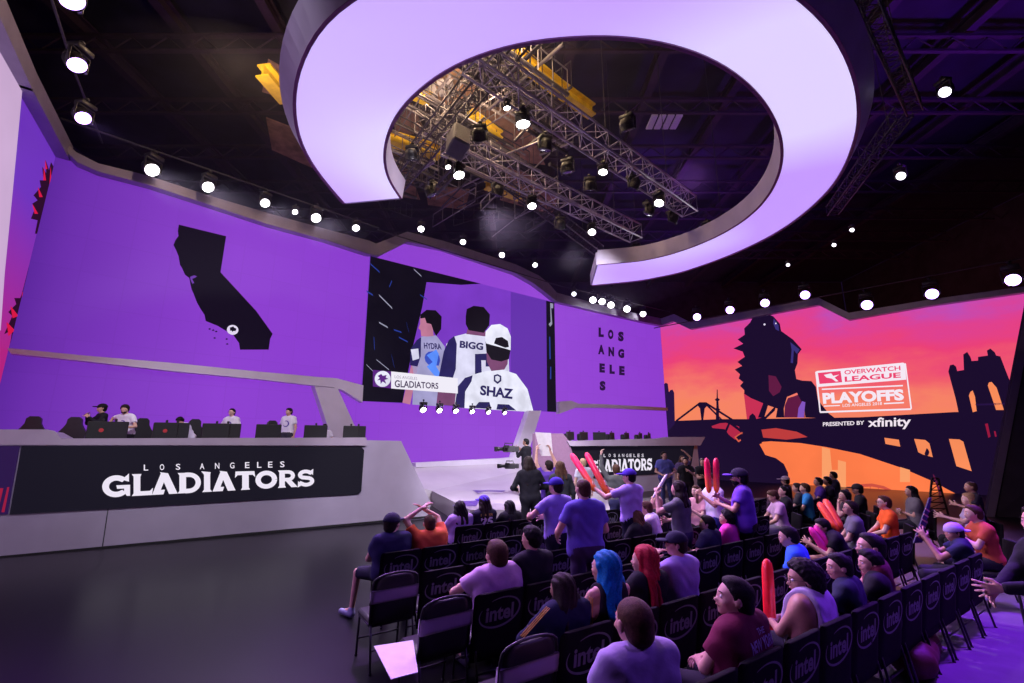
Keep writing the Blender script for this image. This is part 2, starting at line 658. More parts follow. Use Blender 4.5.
scr = vp('display_panel', [(37, 28), (775, 212), (782, 652), (0, 608)], .02, mat('screen live picture violet', None, emit=srgb(122, 58, 196), estr=1, noise=.08, scale=.7), th=.1)
vp('picture_shade', [(600, 170), (742, 206), (748, 650), (600, 642)], .121, screen('violet dim', 100, 50, 172), th=.002)
vp('dark_rigging', [(37, 28), (200, 69), (480, 138), (400, 143), (262, 132), (245, 230), (205, 400), (165, 615), (0, 608)], .123, screen('video black', 14, 10, 26))
fl = MB()
rnd = random.Random(3)
cols = []
for k, (a, b2, c2, d2, w) in enumerate([(35, 55, 72, 88, 8), (70, 180, 122, 232, 9), (20, 165, 45, 180, 8), (112, 150, 122, 125, 4), (210, 78, 240, 105, 6), (235, 180, 262, 198, 6), (50, 350, 52, 400, 5), (70, 290, 105, 310, 7), (130, 320, 160, 330, 6), (150, 350, 185, 368, 6), (60, 440, 110, 480, 5), (120, 420, 132, 470, 5), (180, 290, 190, 330, 4), (20, 460, 60, 500, 5)]):
    P = C([(a, b2), (c2, d2), (c2 + w * .5, d2 + w), (a + w * .5, b2 + w)])
    vp('rig_glint', None or [(a, b2), (c2, d2), (c2 + w * .4, d2 + w), (a + w * .4, b2 + w)], .127, screen('glint grey', 150, 150, 175) if k % 3 == 1 else screen('glint blue', 40, 60, 150), th=.002)
HAIR = screen('video hair', 20, 14, 26)
SKIN = screen('video skin', 190, 120, 150)
SKD = screen('video skin shade', 120, 70, 110)
WH = screen('video white jersey', 214, 212, 238)
WH2 = screen('video bright jersey', 232, 232, 250)
NAVY = screen('video navy', 40, 34, 92)
BLUE = screen('video blue glow', 90, 140, 250)
GRY = screen('video jersey grey', 160, 155, 200)
z = .127
# figure with number 9
vp('picture_jersey', [(240, 350), (300, 345), (335, 390), (330, 630), (205, 622), (210, 500), (198, 440), (215, 380)], z, GRY)
vp('picture_forearm', [(200, 465), (228, 465), (196, 622), (165, 615)], z, SKIN)
vp('picture_sleeve', [(198, 400), (222, 365), (240, 352), (238, 430), (225, 470), (195, 465)], z + .004, NAVY)
vp('picture_face', [(236, 268), (262, 262), (285, 300), (290, 348), (262, 350), (240, 348), (238, 325), (229, 316), (236, 300)], z + .004, SKIN)
vp('picture_hair', [(237, 262), (262, 243), (298, 245), (322, 270), (320, 320), (300, 348), (290, 330), (280, 300), (262, 296), (255, 275), (236, 278)], z + .008, HAIR)
W = lambda n, t, pts, off, m, b=.03: setattr(wall_text(n, t, W2, C(pts), off, m, vs_, bold=b), 'location', -vs_.location)
W('picture_name', 'HYDRA', [(252, 398), (322, 402), (318, 378), (250, 374)], z + .012, NAVY, .03)
W('picture_number', '9', [(252, 500), (312, 506), (318, 412), (254, 405)], z + .010, screen('video number blue', 60, 80, 190), .06)
vp('picture_glow', [(262, 425), (300, 402), (310, 420), (300, 470), (318, 500), (300, 515), (262, 470), (286, 452)], z + .014, BLUE)
vp('picture_patch', [(198, 402), (228, 398), (232, 438), (206, 446)], z + .012, WH)
# figure BIGG
vp('picture_jersey', [(372, 350), (430, 335), (500, 345), (590, 430), (600, 640), (372, 632), (330, 500), (340, 380)], z + .016, WH)
vp('picture_sleeve', [(372, 348), (350, 365), (330, 410), (308, 520), (352, 560), (378, 480), (382, 380)], z + .020, NAVY)
vp('picture_forearm', [(310, 540), (385, 560), (372, 628), (300, 622)], z + .018, SKD)
vp('picture_neck', [(425, 320), (495, 320), (500, 350), (420, 340)], z + .020, SKD)
vp('picture_hair', [(418, 270), (422, 240), (450, 227), (490, 232), (515, 262), (512, 305), (490, 335), (430, 325), (418, 300)], z + .024, HAIR)
W('picture_name', 'BIGG', [(393, 395), (487, 405), (489, 376), (395, 366)], z + .024, NAVY, .04)
vp('picture_number', [(455, 420), (500, 418), (520, 440), (520, 470), (498, 470), (498, 445), (480, 445), (482, 500), (455, 500)], z + .024, NAVY)
# figure SHAZ
vp('picture_jersey', [(420, 510), (500, 488), (560, 480), (620, 500), (665, 560), (690, 652), (372, 634), (380, 560)], z + .028, WH2)
vp('picture_sleeve', [(445, 505), (415, 515), (385, 550), (372, 634), (412, 636), (415, 570), (440, 530)], z + .032, NAVY)
vp('picture_neck', [(500, 400), (590, 400), (585, 460), (572, 482), (520, 488), (502, 450)], z + .032, SKD)
vp('picture_hair', [(496, 360), (595, 375), (598, 400), (590, 440), (560, 450), (520, 442), (500, 410)], z + .036, HAIR)
vp('picture_cap', [(495, 365), (497, 330), (520, 304), (555, 300), (585, 318), (598, 350), (597, 405), (575, 398), (500, 378)], z + .040, WH2)
vp('picture_cap_gap', [(530, 378), (538, 356), (562, 352), (586, 368), (590, 392), (575, 395)], z + .044, HAIR)
W('picture_name', 'SHAZ', [(474, 584), (606, 601), (608, 560), (476, 544)], z + .036, NAVY, .04)
vp('picture_number', [(450, 636), (470, 612), (512, 612), (520, 640)], z + .036, NAVY)
vp('picture_number', [(540, 642), (545, 620), (590, 622), (620, 646)], z + .036, NAVY)
vp('picture_badge', [(530, 505), (545, 500), (560, 508), (560, 528), (545, 540), (530, 528)], z + .034, NAVY)
vp('picture_badge_centre', [(536, 510), (545, 507), (554, 513), (553, 524), (545, 531), (536, 524)], z + .038, WH2)
# caption
vp('caption_box', [(118, 490), (385, 517), (385, 578), (118, 558)], z + .040, screen('caption white', 240, 236, 248))
vp('caption_logo_box', [(45, 484), (118, 490), (118, 558), (45, 550)], z + .040, screen('caption purple', 92, 36, 130))
c = [(84 + 32 * math.cos(t * PI / 12), 520 + 32 * math.sin(t * PI / 12)) for t in range(24)]
vp('caption_disc', c, z + .044, WH2)
vp('caption_emblem', [(64, 508), (78, 500), (84, 508), (100, 504), (96, 514), (106, 520), (92, 524), (98, 540), (84, 530), (76, 540), (74, 524), (62, 526), (72, 516)], z + .048, screen('caption purple', 92, 36, 130))
W('caption_team', 'GLADIATORS', [(132, 553), (307, 560), (307, 536), (132, 524)], z + .047, screen('caption ink', 60, 40, 80), .02)
W('caption_city', 'LOS ANGELES', [(132, 517), (222, 524), (222, 513), (132, 505)], z + .047, screen('caption grey', 150, 140, 165), .0)
vp('screen_edge_strip', [(742, 206), (775, 213), (782, 652), (746, 650)], .127, screen('video black', 14, 10, 26))
vp('edge_glint', [(758, 215), (770, 218), (770, 236), (762, 236), (766, 300), (758, 310), (752, 300), (760, 290)], .131, screen('glint grey', 150, 150, 175))
vp('edge_glint', [(754, 350), (758, 350), (760, 440), (755, 440)], .131, screen('glint blue', 40, 60, 150))
vp('edge_glint', [(758, 470), (762, 470), (762, 520), (757, 520)], .131, screen('glint blue', 40, 60, 150))

# ---- sunset wall picture
A = lambda pts: cv(660, 300, 3.795, pts)
B = lambda pts: cv(768, 228, 3.0, pts)
D = lambda pts: cv(860, 330, 3.6, pts)
sun = empty('sunset_bridge_picture', RW.at(10, .1))
tag(sun, 'dark bridge, tower and beast silhouettes pictured on the sunset wall', 'wall picture')


def rp(name, px, off, m, th=.004):
    o = plate(name, RW, px, off, th, m, sun)
    o.location = -sun.location
    return o


SIL = screen('silhouette', 26, 12, 44)
SIL2 = screen('silhouette dim violet', 38, 18, 66)
RED = screen('ember red', 178, 40, 70)
MAR = screen('maroon', 96, 26, 66)
ORA = mat('screen orange gap', None, emit=srgb(248, 140, 90), estr=1, noise=.06, scale=.5)
ORB = mat('screen orange water', None, emit=srgb(250, 122, 72), estr=1, noise=.10, scale=.3)
# ground and bridge deck with its sweeping arch
rp('bridge_deck', A([(-30, 462), (230, 452), (330, 452), (759, 445)]) + B([(560, 552), (760, 552)]) + [(1120, 410), (1120, 600), (660, 600)] + A([(30, 683)]), .004, SIL)
rp('water_glow', A([(374, 540), (400, 588), (440, 600), (470, 622), (486, 655), (489, 700)]) + [(789, 560), (1000, 560), (1000, 520), (960, 496), (932, 481), (902, 468), (860, 454), (826, 447), (800, 443)] + A([(500, 541), (420, 536)]), .009, ORB)
rp('far_skyline', [(822, 447), (830, 449), (832, 470), (838, 470), (838, 460), (846, 462), (846, 500), (822, 500)], .014, screen('pale haze block', 250, 158, 104))
rp('far_skyline', [(900, 467), (910, 470), (910, 482), (900, 482)], .014, screen('pale haze block', 250, 158, 104))
rp('far_arch_bridge', [(855, 486), (862, 484), (872, 483.5), (884, 486), (894, 491), (901, 497), (901, 500), (893, 494), (884, 489), (872, 486.5), (862, 487), (855, 489)], .014, screen('dull arch', 205, 80, 66))
for x, y in ((862, 486), (870, 486), (878, 487), (886, 490), (893, 494)):
    rp('arch_hanger', [(x, y), (x + .7, y), (x + .7, 502), (x, 502)], .014, screen('dull arch', 205, 80, 66))
for q in ([(88, 388), (140, 395), (145, 420), (92, 410)], [(195, 392), (235, 396), (250, 408), (262, 458), (226, 448), (210, 440)], [(320, 392), (358, 394), (372, 402), (402, 508), (347, 490)]):
    rp('arch_opening', D(q), .009, ORA)
rp('arch_figure', D([(232, 446), (240, 425), (246, 430), (250, 440), (246, 452), (236, 452)]), .014, SIL)
rp('lower_girder', D([(262, 520), (266, 520), (300, 600), (316, 600), (318, 606), (290, 606)]), .014, MAR)
# stone tower
rp('stone_tower', D([(318, 150), (324, 127), (336, 124), (346, 132), (350, 148), (374, 144), (372, 88), (386, 79), (398, 98), (402, 112), (425, 110), (425, 97), (460, 92), (457, 74), (469, 67), (485, 80), (490, 92), (505, 95), (530, 160), (548, 205), (530, 300), (510, 420), (495, 600), (440, 600), (400, 500), (372, 380), (345, 250)]), .010, SIL)
rp('tower_opening', D([(392, 236), (398, 222), (406, 218), (414, 240), (420, 292), (406, 296)]), .015, ORA)
rp('tower_opening', D([(460, 200), (464, 189), (474, 187), (492, 208), (518, 288), (490, 288)]), .015, ORA)
rp('tower_light', D([(450, 338), (460, 336), (470, 384), (462, 388)]), .015, screen('ember red dim', 150, 24, 60))
rp('tower_light', D([(482, 364), (488, 364), (492, 384), (486, 384)]), .015, screen('ember red dim', 150, 24, 60))
rp('tower_gangway', D([(415, 266), (470, 264), (525, 262), (525, 268), (470, 271), (415, 272)]), .015, SIL2)
# left skyline, road arch and mast
rp('spire_block', A([(-30, 560), (-30, 320), (15, 320), (22, 314), (30, 318), (34, 350), (40, 342), (48, 340), (54, 352), (57, 470)]), .010, SIL2)
for a, b_ in ([(60, 456), (150, 388)], [(150, 388), (176, 388)], [(176, 388), (312, 474)], [(176, 392), (236, 452)]):
    w = 9
    rp('road_arch', A([(a[0], a[1]), (b_[0], b_[1]), (b_[0], b_[1] + w), (a[0], a[1] + w)]), .010, SIL)
rp('road_arch', A([(140, 396), (184, 396), (170, 412), (164, 460), (158, 460), (152, 412)]), .010, SIL)
rp('radio_mast', A([(216, 340), (219, 340), (220, 372), (228, 378), (222, 384), (224, 412), (230, 416), (224, 420), (225, 455), (212, 455), (213, 420), (208, 414), (214, 410), (214, 384), (208, 378), (215, 372)]), .010, SIL)
# beast statue on the bridge: a plain maned shape
rp('beast_leg', A([(318, 352), (400, 380), (404, 420), (388, 452), (330, 452)]), .010, screen('ember leg', 200, 48, 84))
rp('beast_leg', A([(412, 285), (440, 290), (462, 330), (455, 350), (430, 365), (414, 345)]), .017, MAR)
rp('beast_body', A([(375, 62), (410, 55), (430, 62), (455, 90), (460, 118), (505, 150), (538, 187), (524, 205), (522, 240), (512, 266), (518, 300), (540, 306), (575, 308), (592, 330), (600, 380), (640, 430), (664, 448), (600, 448), (552, 446), (545, 400), (520, 352), (482, 368), (470, 412), (472, 446), (440, 446), (446, 412), (410, 400), (396, 446), (372, 446), (392, 392), (345, 372), (320, 356), (320, 342), (304, 326), (316, 312), (299, 298), (304, 282), (284, 264), (312, 250), (294, 235), (322, 216), (314, 196), (279, 184), (316, 166), (295, 150), (322, 132), (320, 108), (342, 86), (352, 68)]), .013, SIL)
rp('beast_flank', A([(510, 365), (528, 358), (545, 385), (550, 446), (472, 446), (474, 400), (486, 372)]), .010, MAR)
rp('beast_shin', A([(540, 384), (552, 388), (546, 446), (522, 446), (526, 410)]), .018, screen('cool violet', 130, 84, 190))
rp('beast_highlight', A([(495, 160), (530, 188), (520, 205), (508, 190), (505, 240), (496, 238), (500, 190)]), .018, screen('cool blue', 58, 48, 120))
rp('beast_highlight', A([(432, 70), (450, 96), (452, 118), (440, 112), (430, 90)]), .018, screen('cool blue', 58, 48, 120))
for x, y, r in ((397, 93, 4), (440, 89, 3)):
    rp('beast_eye', A([(x + r * math.cos(t * PI / 5), y + r * math.sin(t * PI / 5)) for t in range(10)]), .020, screen('white', 225, 215, 240))
# hunched figure and wreck in front of it
rp('crouching_figure', A([(340, 440), (352, 430), (362, 440), (366, 452), (400, 442), (432, 408), (440, 406), (436, 420), (404, 450), (376, 470), (372, 510), (390, 530), (386, 545), (330, 560), (306, 530), (318, 490), (336, 468)]), .018, SIL)
rp('glow_patch', A([(190, 470), (250, 466), (300, 480), (308, 512), (285, 530), (262, 512), (246, 490), (200, 486)]), .009, RED)
rp('glow_patch', A([(385, 492), (440, 486), (520, 500), (560, 520), (480, 530), (392, 522)]), .009, screen('ember orange dim', 190, 60, 60))
rp('wreck_rib', A([(160, 480), (230, 458), (260, 456), (320, 500), (312, 506), (258, 466), (232, 466), (168, 488)]), .014, SIL)
rp('wreck_rib', A([(244, 500), (262, 462), (270, 462), (254, 500), (276, 540), (268, 542)]), .014, SIL)
rp('wreck_frame', A([(282, 520), (312, 500), (326, 522), (298, 540)]), .014, screen('wreck orange', 214, 92, 70))
rp('wreck_frame_inner', A([(289, 521), (310, 507), (318, 521), (299, 532)]), .019, SIL)
# league sign
lg = empty('league_sign', RW.at(*RW.hit(864, 420)))
tag(lg, 'white league playoffs emblem with presenter line shown on sunset wall', 'logo')
WS = screen('sign white', 246, 232, 244)
PK = screen('sign pink', 236, 66, 112)


def lp(name, pts, off, m, parent=None):
    o = plate(name, RW, B(pts), off, .004, m, lg)
    o.location = -lg.location
    return o


def lt(name, t, pts, off, m, b=.02):
    o = wall_text(name, t, RW, B(pts), off, m, lg, bold=b)
    o.location = -lg.location


lp('title_block', [(142, 432), (148, 429), (406, 404), (411, 408), (415, 455), (150, 477)], .024, WS)
for q in ([(142, 432), (146, 431), (159, 551), (155, 553)], [(410, 405), (414, 407), (432, 541), (428, 545)], [(155, 550), (430, 541), (429, 546), (157, 555)]):
    lp('frame_line', q, .024, WS)
lp('figure_panel', [(150, 435), (218, 429), (223, 463), (155, 468)], .029, PK)
lp('figure_mark', [(168, 441), (190, 436), (196, 444), (214, 440), (200, 449), (212, 460), (204, 461), (192, 452), (176, 449)], .034, WS)
lt('title_text', 'OVERWATCH', [(230, 440), (398, 427), (397, 413), (229, 427)], .029, PK, .02)
lt('title_text', 'LEAGUE', [(231, 462), (399, 449), (398, 433), (230, 446)], .029, PK, .03)
lp('rule', [(162, 482), (405, 471), (405, 475), (162, 486)], .024, WS)
lt('playoffs_text', 'PLAYOFFS', [(166, 528), (409, 517), (406, 483), (163, 495)], .024, WS, .05)
lp('rule', [(168, 533), (216, 531), (216, 534), (168, 536)], .024, WS)
lp('rule', [(348, 525), (408, 522), (408, 526), (348, 529)], .024, WS)
lt('place_text', 'LOS ANGELES 2018', [(224, 537), (342, 531), (342, 522), (224, 528)], .024, WS, .01)
lt('presented_text', 'PRESENTED BY', [(165, 595), (289, 590), (289, 578), (165, 583)], .024, WS, .02)
lt('presenter_text', 'xfinity', [(300, 605), (429, 603), (429, 565), (300, 570)], .024, WS, .02)

# palm picture on the far left strip
PM = screen('palm dark', 40, 8, 34)
PR = screen('palm red', 214, 22, 66)
pal = empty('palm_picture', W0.at(1, .1))
tag(pal, 'dark palm fronds edged red pictured on the narrow left wall strip', 'wall picture')


def pp(name, pts, off, m):
    o = plate(name, W0, pts, off, .004, m, pal)
    o.location = -pal.location


PA = lambda pts: cv(0, 0, 2.996, pts)
pp('palm_crown', PA([(170, 476), (160, 520), (150, 570), (132, 640), (118, 700), (104, 700), (112, 660), (92, 655), (104, 625), (96, 610), (112, 600), (100, 585), (122, 560), (118, 540), (130, 540), (126, 500), (138, 520), (136, 480), (146, 510), (152, 486), (160, 500)]), .004, PM)
pp('palm_trunk', [(33, 250), (37, 250), (22, 300), (12, 360), (4, 405), (1, 400), (10, 350), (20, 300)], .004, PM)
pp('palm_crown', [(24, 288), (26, 300), (20, 320), (16, 340), (8, 356), (12, 330), (4, 334), (12, 316), (8, 312), (16, 304), (14, 298), (20, 298)], .005, PM)
for q in ([(130, 500), (136, 540), (128, 540)], [(112, 560), (126, 590), (116, 590)], [(96, 612), (112, 640), (102, 640)], [(134, 480), (140, 506), (134, 506)], [(150, 500), (152, 540), (146, 560)]):
    pp('palm_edge', PA(q), .010, PR)
for q in ([(22, 292), (24, 304), (20, 306)], [(10, 306), (18, 316), (12, 318)], [(6, 322), (14, 330), (8, 336)]):
    pp('palm_edge', q, .010, PR)

# ------------------------------------------------------------------ ledges and columns on the purple walls
m_ledge = mat('satin white laminate', (.60, .55, .68), rough=.35, noise=.05, scale=2)
m_ledge2 = mat('satin pinkish laminate', (.38, .32, .42), rough=.4, noise=.06, scale=2)
o = plate('trim_6', W1, [(8, 350), (13, 350), (85, 357), (170, 364), (256, 372.5), (318, 378), (333, 379), (360, 386), (359, 403), (340, 391), (330, 388), (305, 385.5), (256, 380), (170, 372), (85, 362.5), (12, 355)], 0, .3, m_ledge)
tag(o, kind='structure')
o = plate('slanted_column', W1, [(311, 387), (334, 389), (357, 440), (358, 470), (338, 470)], 0, .35, m_ledge)
tag(o, 'white slanted column behind the right end of the left desk', 'column')
o = plate('trim_7', W2, [(412, 462.5), (500, 458), (560, 452), (600, 449), (600, 454), (500, 464), (412, 467)], 0, .35, m_ledge)
tag(o, kind='structure')
o = plate('slanted_column', W2, [(490, 472), (508, 458), (524, 411), (536, 411), (520, 463), (512, 475)], 0.05, .35, m_ledge)
tag(o, 'white slanted column behind the standing camera operator', 'column')
o = plate('trim_8', W3, [(556, 402), (568, 401), (575, 404), (600, 404.5), (664, 408), (664, 411), (600, 408), (572, 408), (556, 414)], 0, .3, m_ledge2)
tag(o, kind='structure')
for k in range(6):
    x = 417 + k * 16.2
    y = 410.5 + k * .9
# ------------------------------------------------------------------ left desk
DP = Plane((-11.2, 8.9), (6.86, 4.22))
aR, _ = DP.hit(403, 445)


def dq(pts):
    return [DP.hit(*p) for p in pts]


m_face = mat('desk base laminate', (.35, .31, .42), rough=.38, noise=.06, scale=1.5)
desk = empty('player_desk', DP.at(6, 0))
tag(desk, 'long curved white desk with black lettered front on the left stage', 'desk')
dl = -desk.location


def dp(name, px, off, th, m, pl=DP, root=None):
    o = plate(name, pl, px, off, th, m, root or desk)
    o.location = -(root or desk).location
    return o


A0 = 0.0
zt = 2.26
aEnd = DP.hit(427, 516)[0]
body = MB()
# base block in profile: the whole front
front = [(0, 0), (aEnd + .0, 0), (DP.hit(431, 503)[0], DP.hit(431, 503)[1]), (DP.hit(401, 441)[0], DP.hit(401, 441)[1]), (DP.hit(369, 437)[0], zt), (DP.hit(62, 439)[0], zt), (DP.hit(48, 430)[0], 2.42), (0, 2.42)]
body.prism([DP.at(a, z, 0) for a, z in front], [DP.at(a, z, -1.1) for a, z in front])
o = body.build('desk_body', m_face, desk)
o.location = dl
dp('display_front', [(22, 446), (361, 447), (364, 450), (361, 491), (358, 494), (10, 514.5)], 0, .03, mat('black glass display', None, emit=(.006, .005, .012), estr=1, noise=0))
dp('display_side', [(-12, 446), (20, 446), (8, 514), (-20, 516)], 0, .03, screen('dim violet panel', 40, 18, 70))
for q in ([(0, 488), (4, 488), (-2, 514), (-8, 514)], [(8, 487), (10, 487), (5, 512), (2, 512)]):
    dp('display_stripe', q, .03, .004, screen('ember red dim', 150, 24, 60))
dp('desk_top_edge', [(0, 429.5), (48, 429.5), (55, 431), (62, 438.5), (366, 437.5), (366, 445.5), (20, 445), (0, 445)], 0, .06, m_ledge2)
dp('floor_shadow_gap', [(0, 556), (427, 516), (427, 517.5), (0, 560)], 0, .02, mat('black plinth', (.01, .01, .012), rough=.6))
dp('panel_seam', [(108, 506), (109, 506), (103, 547), (102, 547)], 0, .006, mat('black plinth', (.01, .01, .012)))
DW = screen('desk lettering white', 236, 228, 244)
geo = banner_geo()
o = wall_text('lettering', '', DP, [(102.5, 498.5), (314, 486.5), (314, 468.5), (102.5, 473.5)], .034, DW, desk, geo=geo)
o.location = dl
for i, ch in enumerate('LOS ANGELES'):
    if ch == ' ':
        continue
    xs = [144, 160, 176, 0, 200, 215, 230, 245, 257, 268, 280]
    x = xs[i]
    y0 = 470.5 - (x - 144) * .024
    o = wall_text('small_letter', ch, DP, [(x, y0), (x + 4.4, y0 - .1), (x + 4.4, y0 - 6), (x, y0 - 5.9)], .034, DW, desk, bold=.01)
    o.location = dl

# stage floor behind the desk and the low thrust in the middle
m_stage = mat('glossy pale stage floor', (.55, .5, .58), rough=.22, noise=.08, scale=.7)
dd = DP
P2 = lambda pl, a, off=0: (pl.at(a, 0, off).x, pl.at(a, 0, off).y)
pts = [P2(DP, 0, -.4), P2(DP, aEnd - .6, -.4), P2(DP, aEnd - .2, -1.0), P2(W1, L1 - .1, 0), P2(W1, .1, 0)]
o = MB().prism([Vector((x, y, 1.45)) for x, y in pts], [Vector((x, y, 0.0)) for x, y in pts]).build('player_platform', m_ledge2)
tag(o, kind='structure')
thr = [(-3.3, 13.4), (-1.08, 12.4), (1.4, 12.0), (1.9, 18.6), (2.0, 18.6), (-.2, 23.1), (-5.2, 18.9), (-4.2, 16.5)]
# thrust: flat front, gentle ramp at the back
mb = MB()
fl_ = [(-3.6, 14.3, .5), (-1.08, 12.4, .5), (2.6, 12.2, .5), (2.6, 17.2, .5), (-3.4, 17.2, .5)]
fl_ = [(-2.9, 17.2, .5), (-1.08, 12.4, .5), (2.9, 12.4, .5), (2.9, 17.2, .5)]
mb.prism([Vector(p) for p in fl_], [Vector((p[0], p[1], 0)) for p in fl_])
rp_ = [(-2.9, 17.2, .5), (2.9, 17.2, .5), (2.9, 25.2, 1.22), (1.2, 24.2, 1.22), (-6.0, 18.3, 1.22), (-4.6, 17.0, 1.0)]
mb.prism([Vector(p) for p in rp_], [Vector((p[0], p[1], 0)) for p in rp_])
tag(mb.build('stage_floor', m_stage), kind='structure')
o = MB().prism([Vector((-2.9, 17.2, .45)), Vector((-1.05, 12.36, .45)), Vector((2.9, 12.36, .45))], [Vector((-2.9, 17.2, .44)), Vector((-1.05, 12.36, .44)), Vector((2.9, 12.36, .44))])
# floor stickers
m_st = mat('violet floor decal', (.07, .02, .3), rough=.3, noise=.05)
for nm, q, lab in (('floor_decal', [(470, 489), (483, 487), (508, 489), (502, 492), (486, 491), (478, 493)], 'violet decal strip on white stage floor near the steps'),
                   ('floor_decal', [(452, 506), (462, 501), (480, 500), (476, 506)], 'small violet decal at stage edge beside dark curly head')):
    P = [at_z(x, y, .506) for x, y in q]
    o = MB().prism(P, [p - Vector((0, 0, .004)) for p in P]).build(nm, m_st)
    tag(o, lab, 'decal')
m_apron = mat('grey matt step', (.09, .08, .1), rough=.7, noise=.15)
o = MB().box((6.4, 14.6, .15), (7.0, 4.4, .3)).build('low_stage_step', m_apron)
tag(o, kind='structure')

# ------------------------------------------------------------------ right desk
RD = Plane((2.2, 18.88), (3.29, 2.5))
rdesk = empty('player_desk', RD.at(3, 0))
tag(rdesk, 'matching desk with black lettered front on the right of stage', 'desk')
rx = lambda x, y: RD.hit(x, y)
b0, b1 = rx(566, 460)[0], rx(690, 460)[0]
front = [(b0, .0), (b1 + .8, 0), (b1 + .8, 2.1), (rx(700, 441)[0], 2.2), (b0, 2.2)]
o = MB().prism([RD.at(a, z, 0) for a, z in front], [RD.at(a, z, -1.1) for a, z in front]).build('desk_body', m_face, rdesk)
o.location = -rdesk.location
dp('display_front', [(568, 446), (694, 444), (690, 470), (652, 474.5), (591, 478.5), (574, 478)], 0, .03, mat('black glass display', None), RD, rdesk)
dp('desk_top_edge', [(563, 441), (655, 438.5), (664, 437), (701, 437), (696, 445.5), (566, 446)], 0, .25, m_ledge2, RD, rdesk)
dp('desk_end', [(532, 433.5), (560, 433.5), (566, 441), (577, 478), (590, 479), (590, 500), (532, 500)], 0.02, .15, mat('mauve laminate', (.24, .14, .23), rough=.45), RD, rdesk)
o = wall_text('lettering', '', RD, [(590, 473), (651.5, 470.5), (651.5, 457.5), (590, 459.5)], .034, DW, rdesk, geo=geo)
o.location = -rdesk.location
xs = [603, 608, 613, 0, 617.5, 621.5, 625.5, 629, 633, 637, 641]
for i, ch in enumerate('LOS ANGELES'):
    if ch != ' ':
        x = xs[i]
        o = wall_text('small_letter', ch, RD, [(x, 457), (x + 2.1, 457), (x + 2.1, 453.8), (x, 453.8)], .034, DW, rdesk, bold=.01)
        o.location = -rdesk.location

# pillar slanting at the far right and the dark wall beyond it
m_pil = mat('violet grey pillar cladding', (.42, .30, .60), rough=.5, noise=.08, scale=2)
mb = MB()
b1_, t1_ = at_Y(997, 506, 14.6), at_Y(1032, 321, 14.6)
dv = (t1_ - b1_) / (t1_.z - b1_.z)
t1_ = b1_ + dv * (9.6 - b1_.z) - Vector((0, 0, 2.4))
b1_ = b1_ - dv * b1_.z + Vector((0, 0, 2.2))
for s in (1,):
    w = .27
    mb.prism([b1_ + Vector((-w, 0, -2.2)), b1_ + Vector((0, 0, -2.2)), t1_ + Vector((0, 0, 2.4)), t1_ + Vector((-w, 0, 2.4))],
             [b1_ + Vector((-w + .62, .5, -2.2)), b1_ + Vector((.6, .5, -2.2)), t1_ + Vector((.6, .5, 2.4)), t1_ + Vector((-w + .62, .5, 2.4))])
o = mb.build('slanted_pillar', m_pil)
tag(o, 'grey violet pillar leaning outward at the right end of sunset wall', 'pillar')
mb = MB()
b2_ = b1_ + Vector((0, .05, -2.2))
t2_ = t1_ + Vector((0, .05, 2.4))
mb.prism([b2_, b2_ + Vector((9, -3.5, 0)), t2_ + Vector((7, -3.5, 0)), t2_], [b2_ + Vector((0, .3, 0)), b2_ + Vector((9, -3.2, 0)), t2_ + Vector((7, -3.2, 0)), t2_ + Vector((0, .3, 0))])
o = mb.build('wall_side_right', mat('dark violet drape', (.03, .018, .05), rough=.8, noise=.2, scale=2))
tag(o, kind='structure')
# lattice ladder leaning in front of the sunset wall
m_blk = mat('black powder coat', (.012, .012, .015), rough=.45, noise=.1)
mb = MB()
p0, p1 = at_Y(926, 503, 15.0), at_Y(932, 478, 15.0)
q0, q1 = at_Y(946, 503, 15.0), at_Y(938, 478, 15.0)
p0.z = q0.z = 0
mb.tube([p0, p1], .03)
mb.tube([q0, q1], .03)
for k in range(7):
    t = k / 6.0
    a, b_ = p0.lerp(p1, t), q0.lerp(q1, t)
    mb.tube([a, b_], .018)
    if k < 6:
        mb.tube([a, q0.lerp(q1, (k + 1) / 6)], .012)
o = mb.build('lattice_stand', m_blk)
tag(o, 'black lattice stand rising in front of the orange wall glow', 'stand')

# ------------------------------------------------------------------ overhead ring
ZR = 8.2
outer_px = [(592, 285), (640, 280.5), (680, 272.5), (714, 261), (740, 250.5), (768, 237), (790, 223.5), (812, 206), (830, 188), (843, 168), (850, 150), (856, 130), (857, 110), (855, 88), (847, 63), (834, 37), (815, 14), (802, 3)]
outer_l = [(345, 203), (334, 191), (318, 171), (306, 152), (299, 133), (295.5, 110), (297, 84), (304, 60), (315, 38), (330, 18), (349, 3)]
inner_px = [(598, 264.5), (640, 261), (668, 255), (695, 246), (720, 235), (742, 222), (760, 207), (773, 190), (781, 172), (784, 155), (783, 138), (777, 120), (766, 101), (749, 82), (726, 65), (700, 52), (668, 42), (632, 36), (600, 34.5), (565, 36), (530, 40), (495, 48), (462, 60), (434, 76), (410, 96), (395, 114), (386, 134), (382.5, 152), (384, 168), (389, 182), (400, 198)]
O_ = [at_z(x, y, ZR) for x, y in outer_px]
OL = [at_z(x, y, ZR) for x, y in outer_l]
cx, cy = 1.42, 10.6
a_s = math.atan2(O_[-1].y - cy, O_[-1].x - cx)
a_e = math.atan2(OL[-1].y - cy, OL[-1].x - cx)
r_s = math.hypot(O_[-1].x - cx, O_[-1].y - cy)
r_e = math.hypot(OL[-1].x - cx, OL[-1].y - cy)
if a_e > a_s:
    a_e -= 2 * PI
front = []
for i in range(1, 16):
    t = i / 16
    a = a_s + (a_e - a_s) * t
    r = r_s + (r_e - r_s) * t
    front.append(Vector((cx + r * math.cos(a), cy + r * math.sin(a), ZR)))
OUT = O_ + front + OL[::-1]
INN = [at_z(x, y, ZR) for x, y in inner_px]


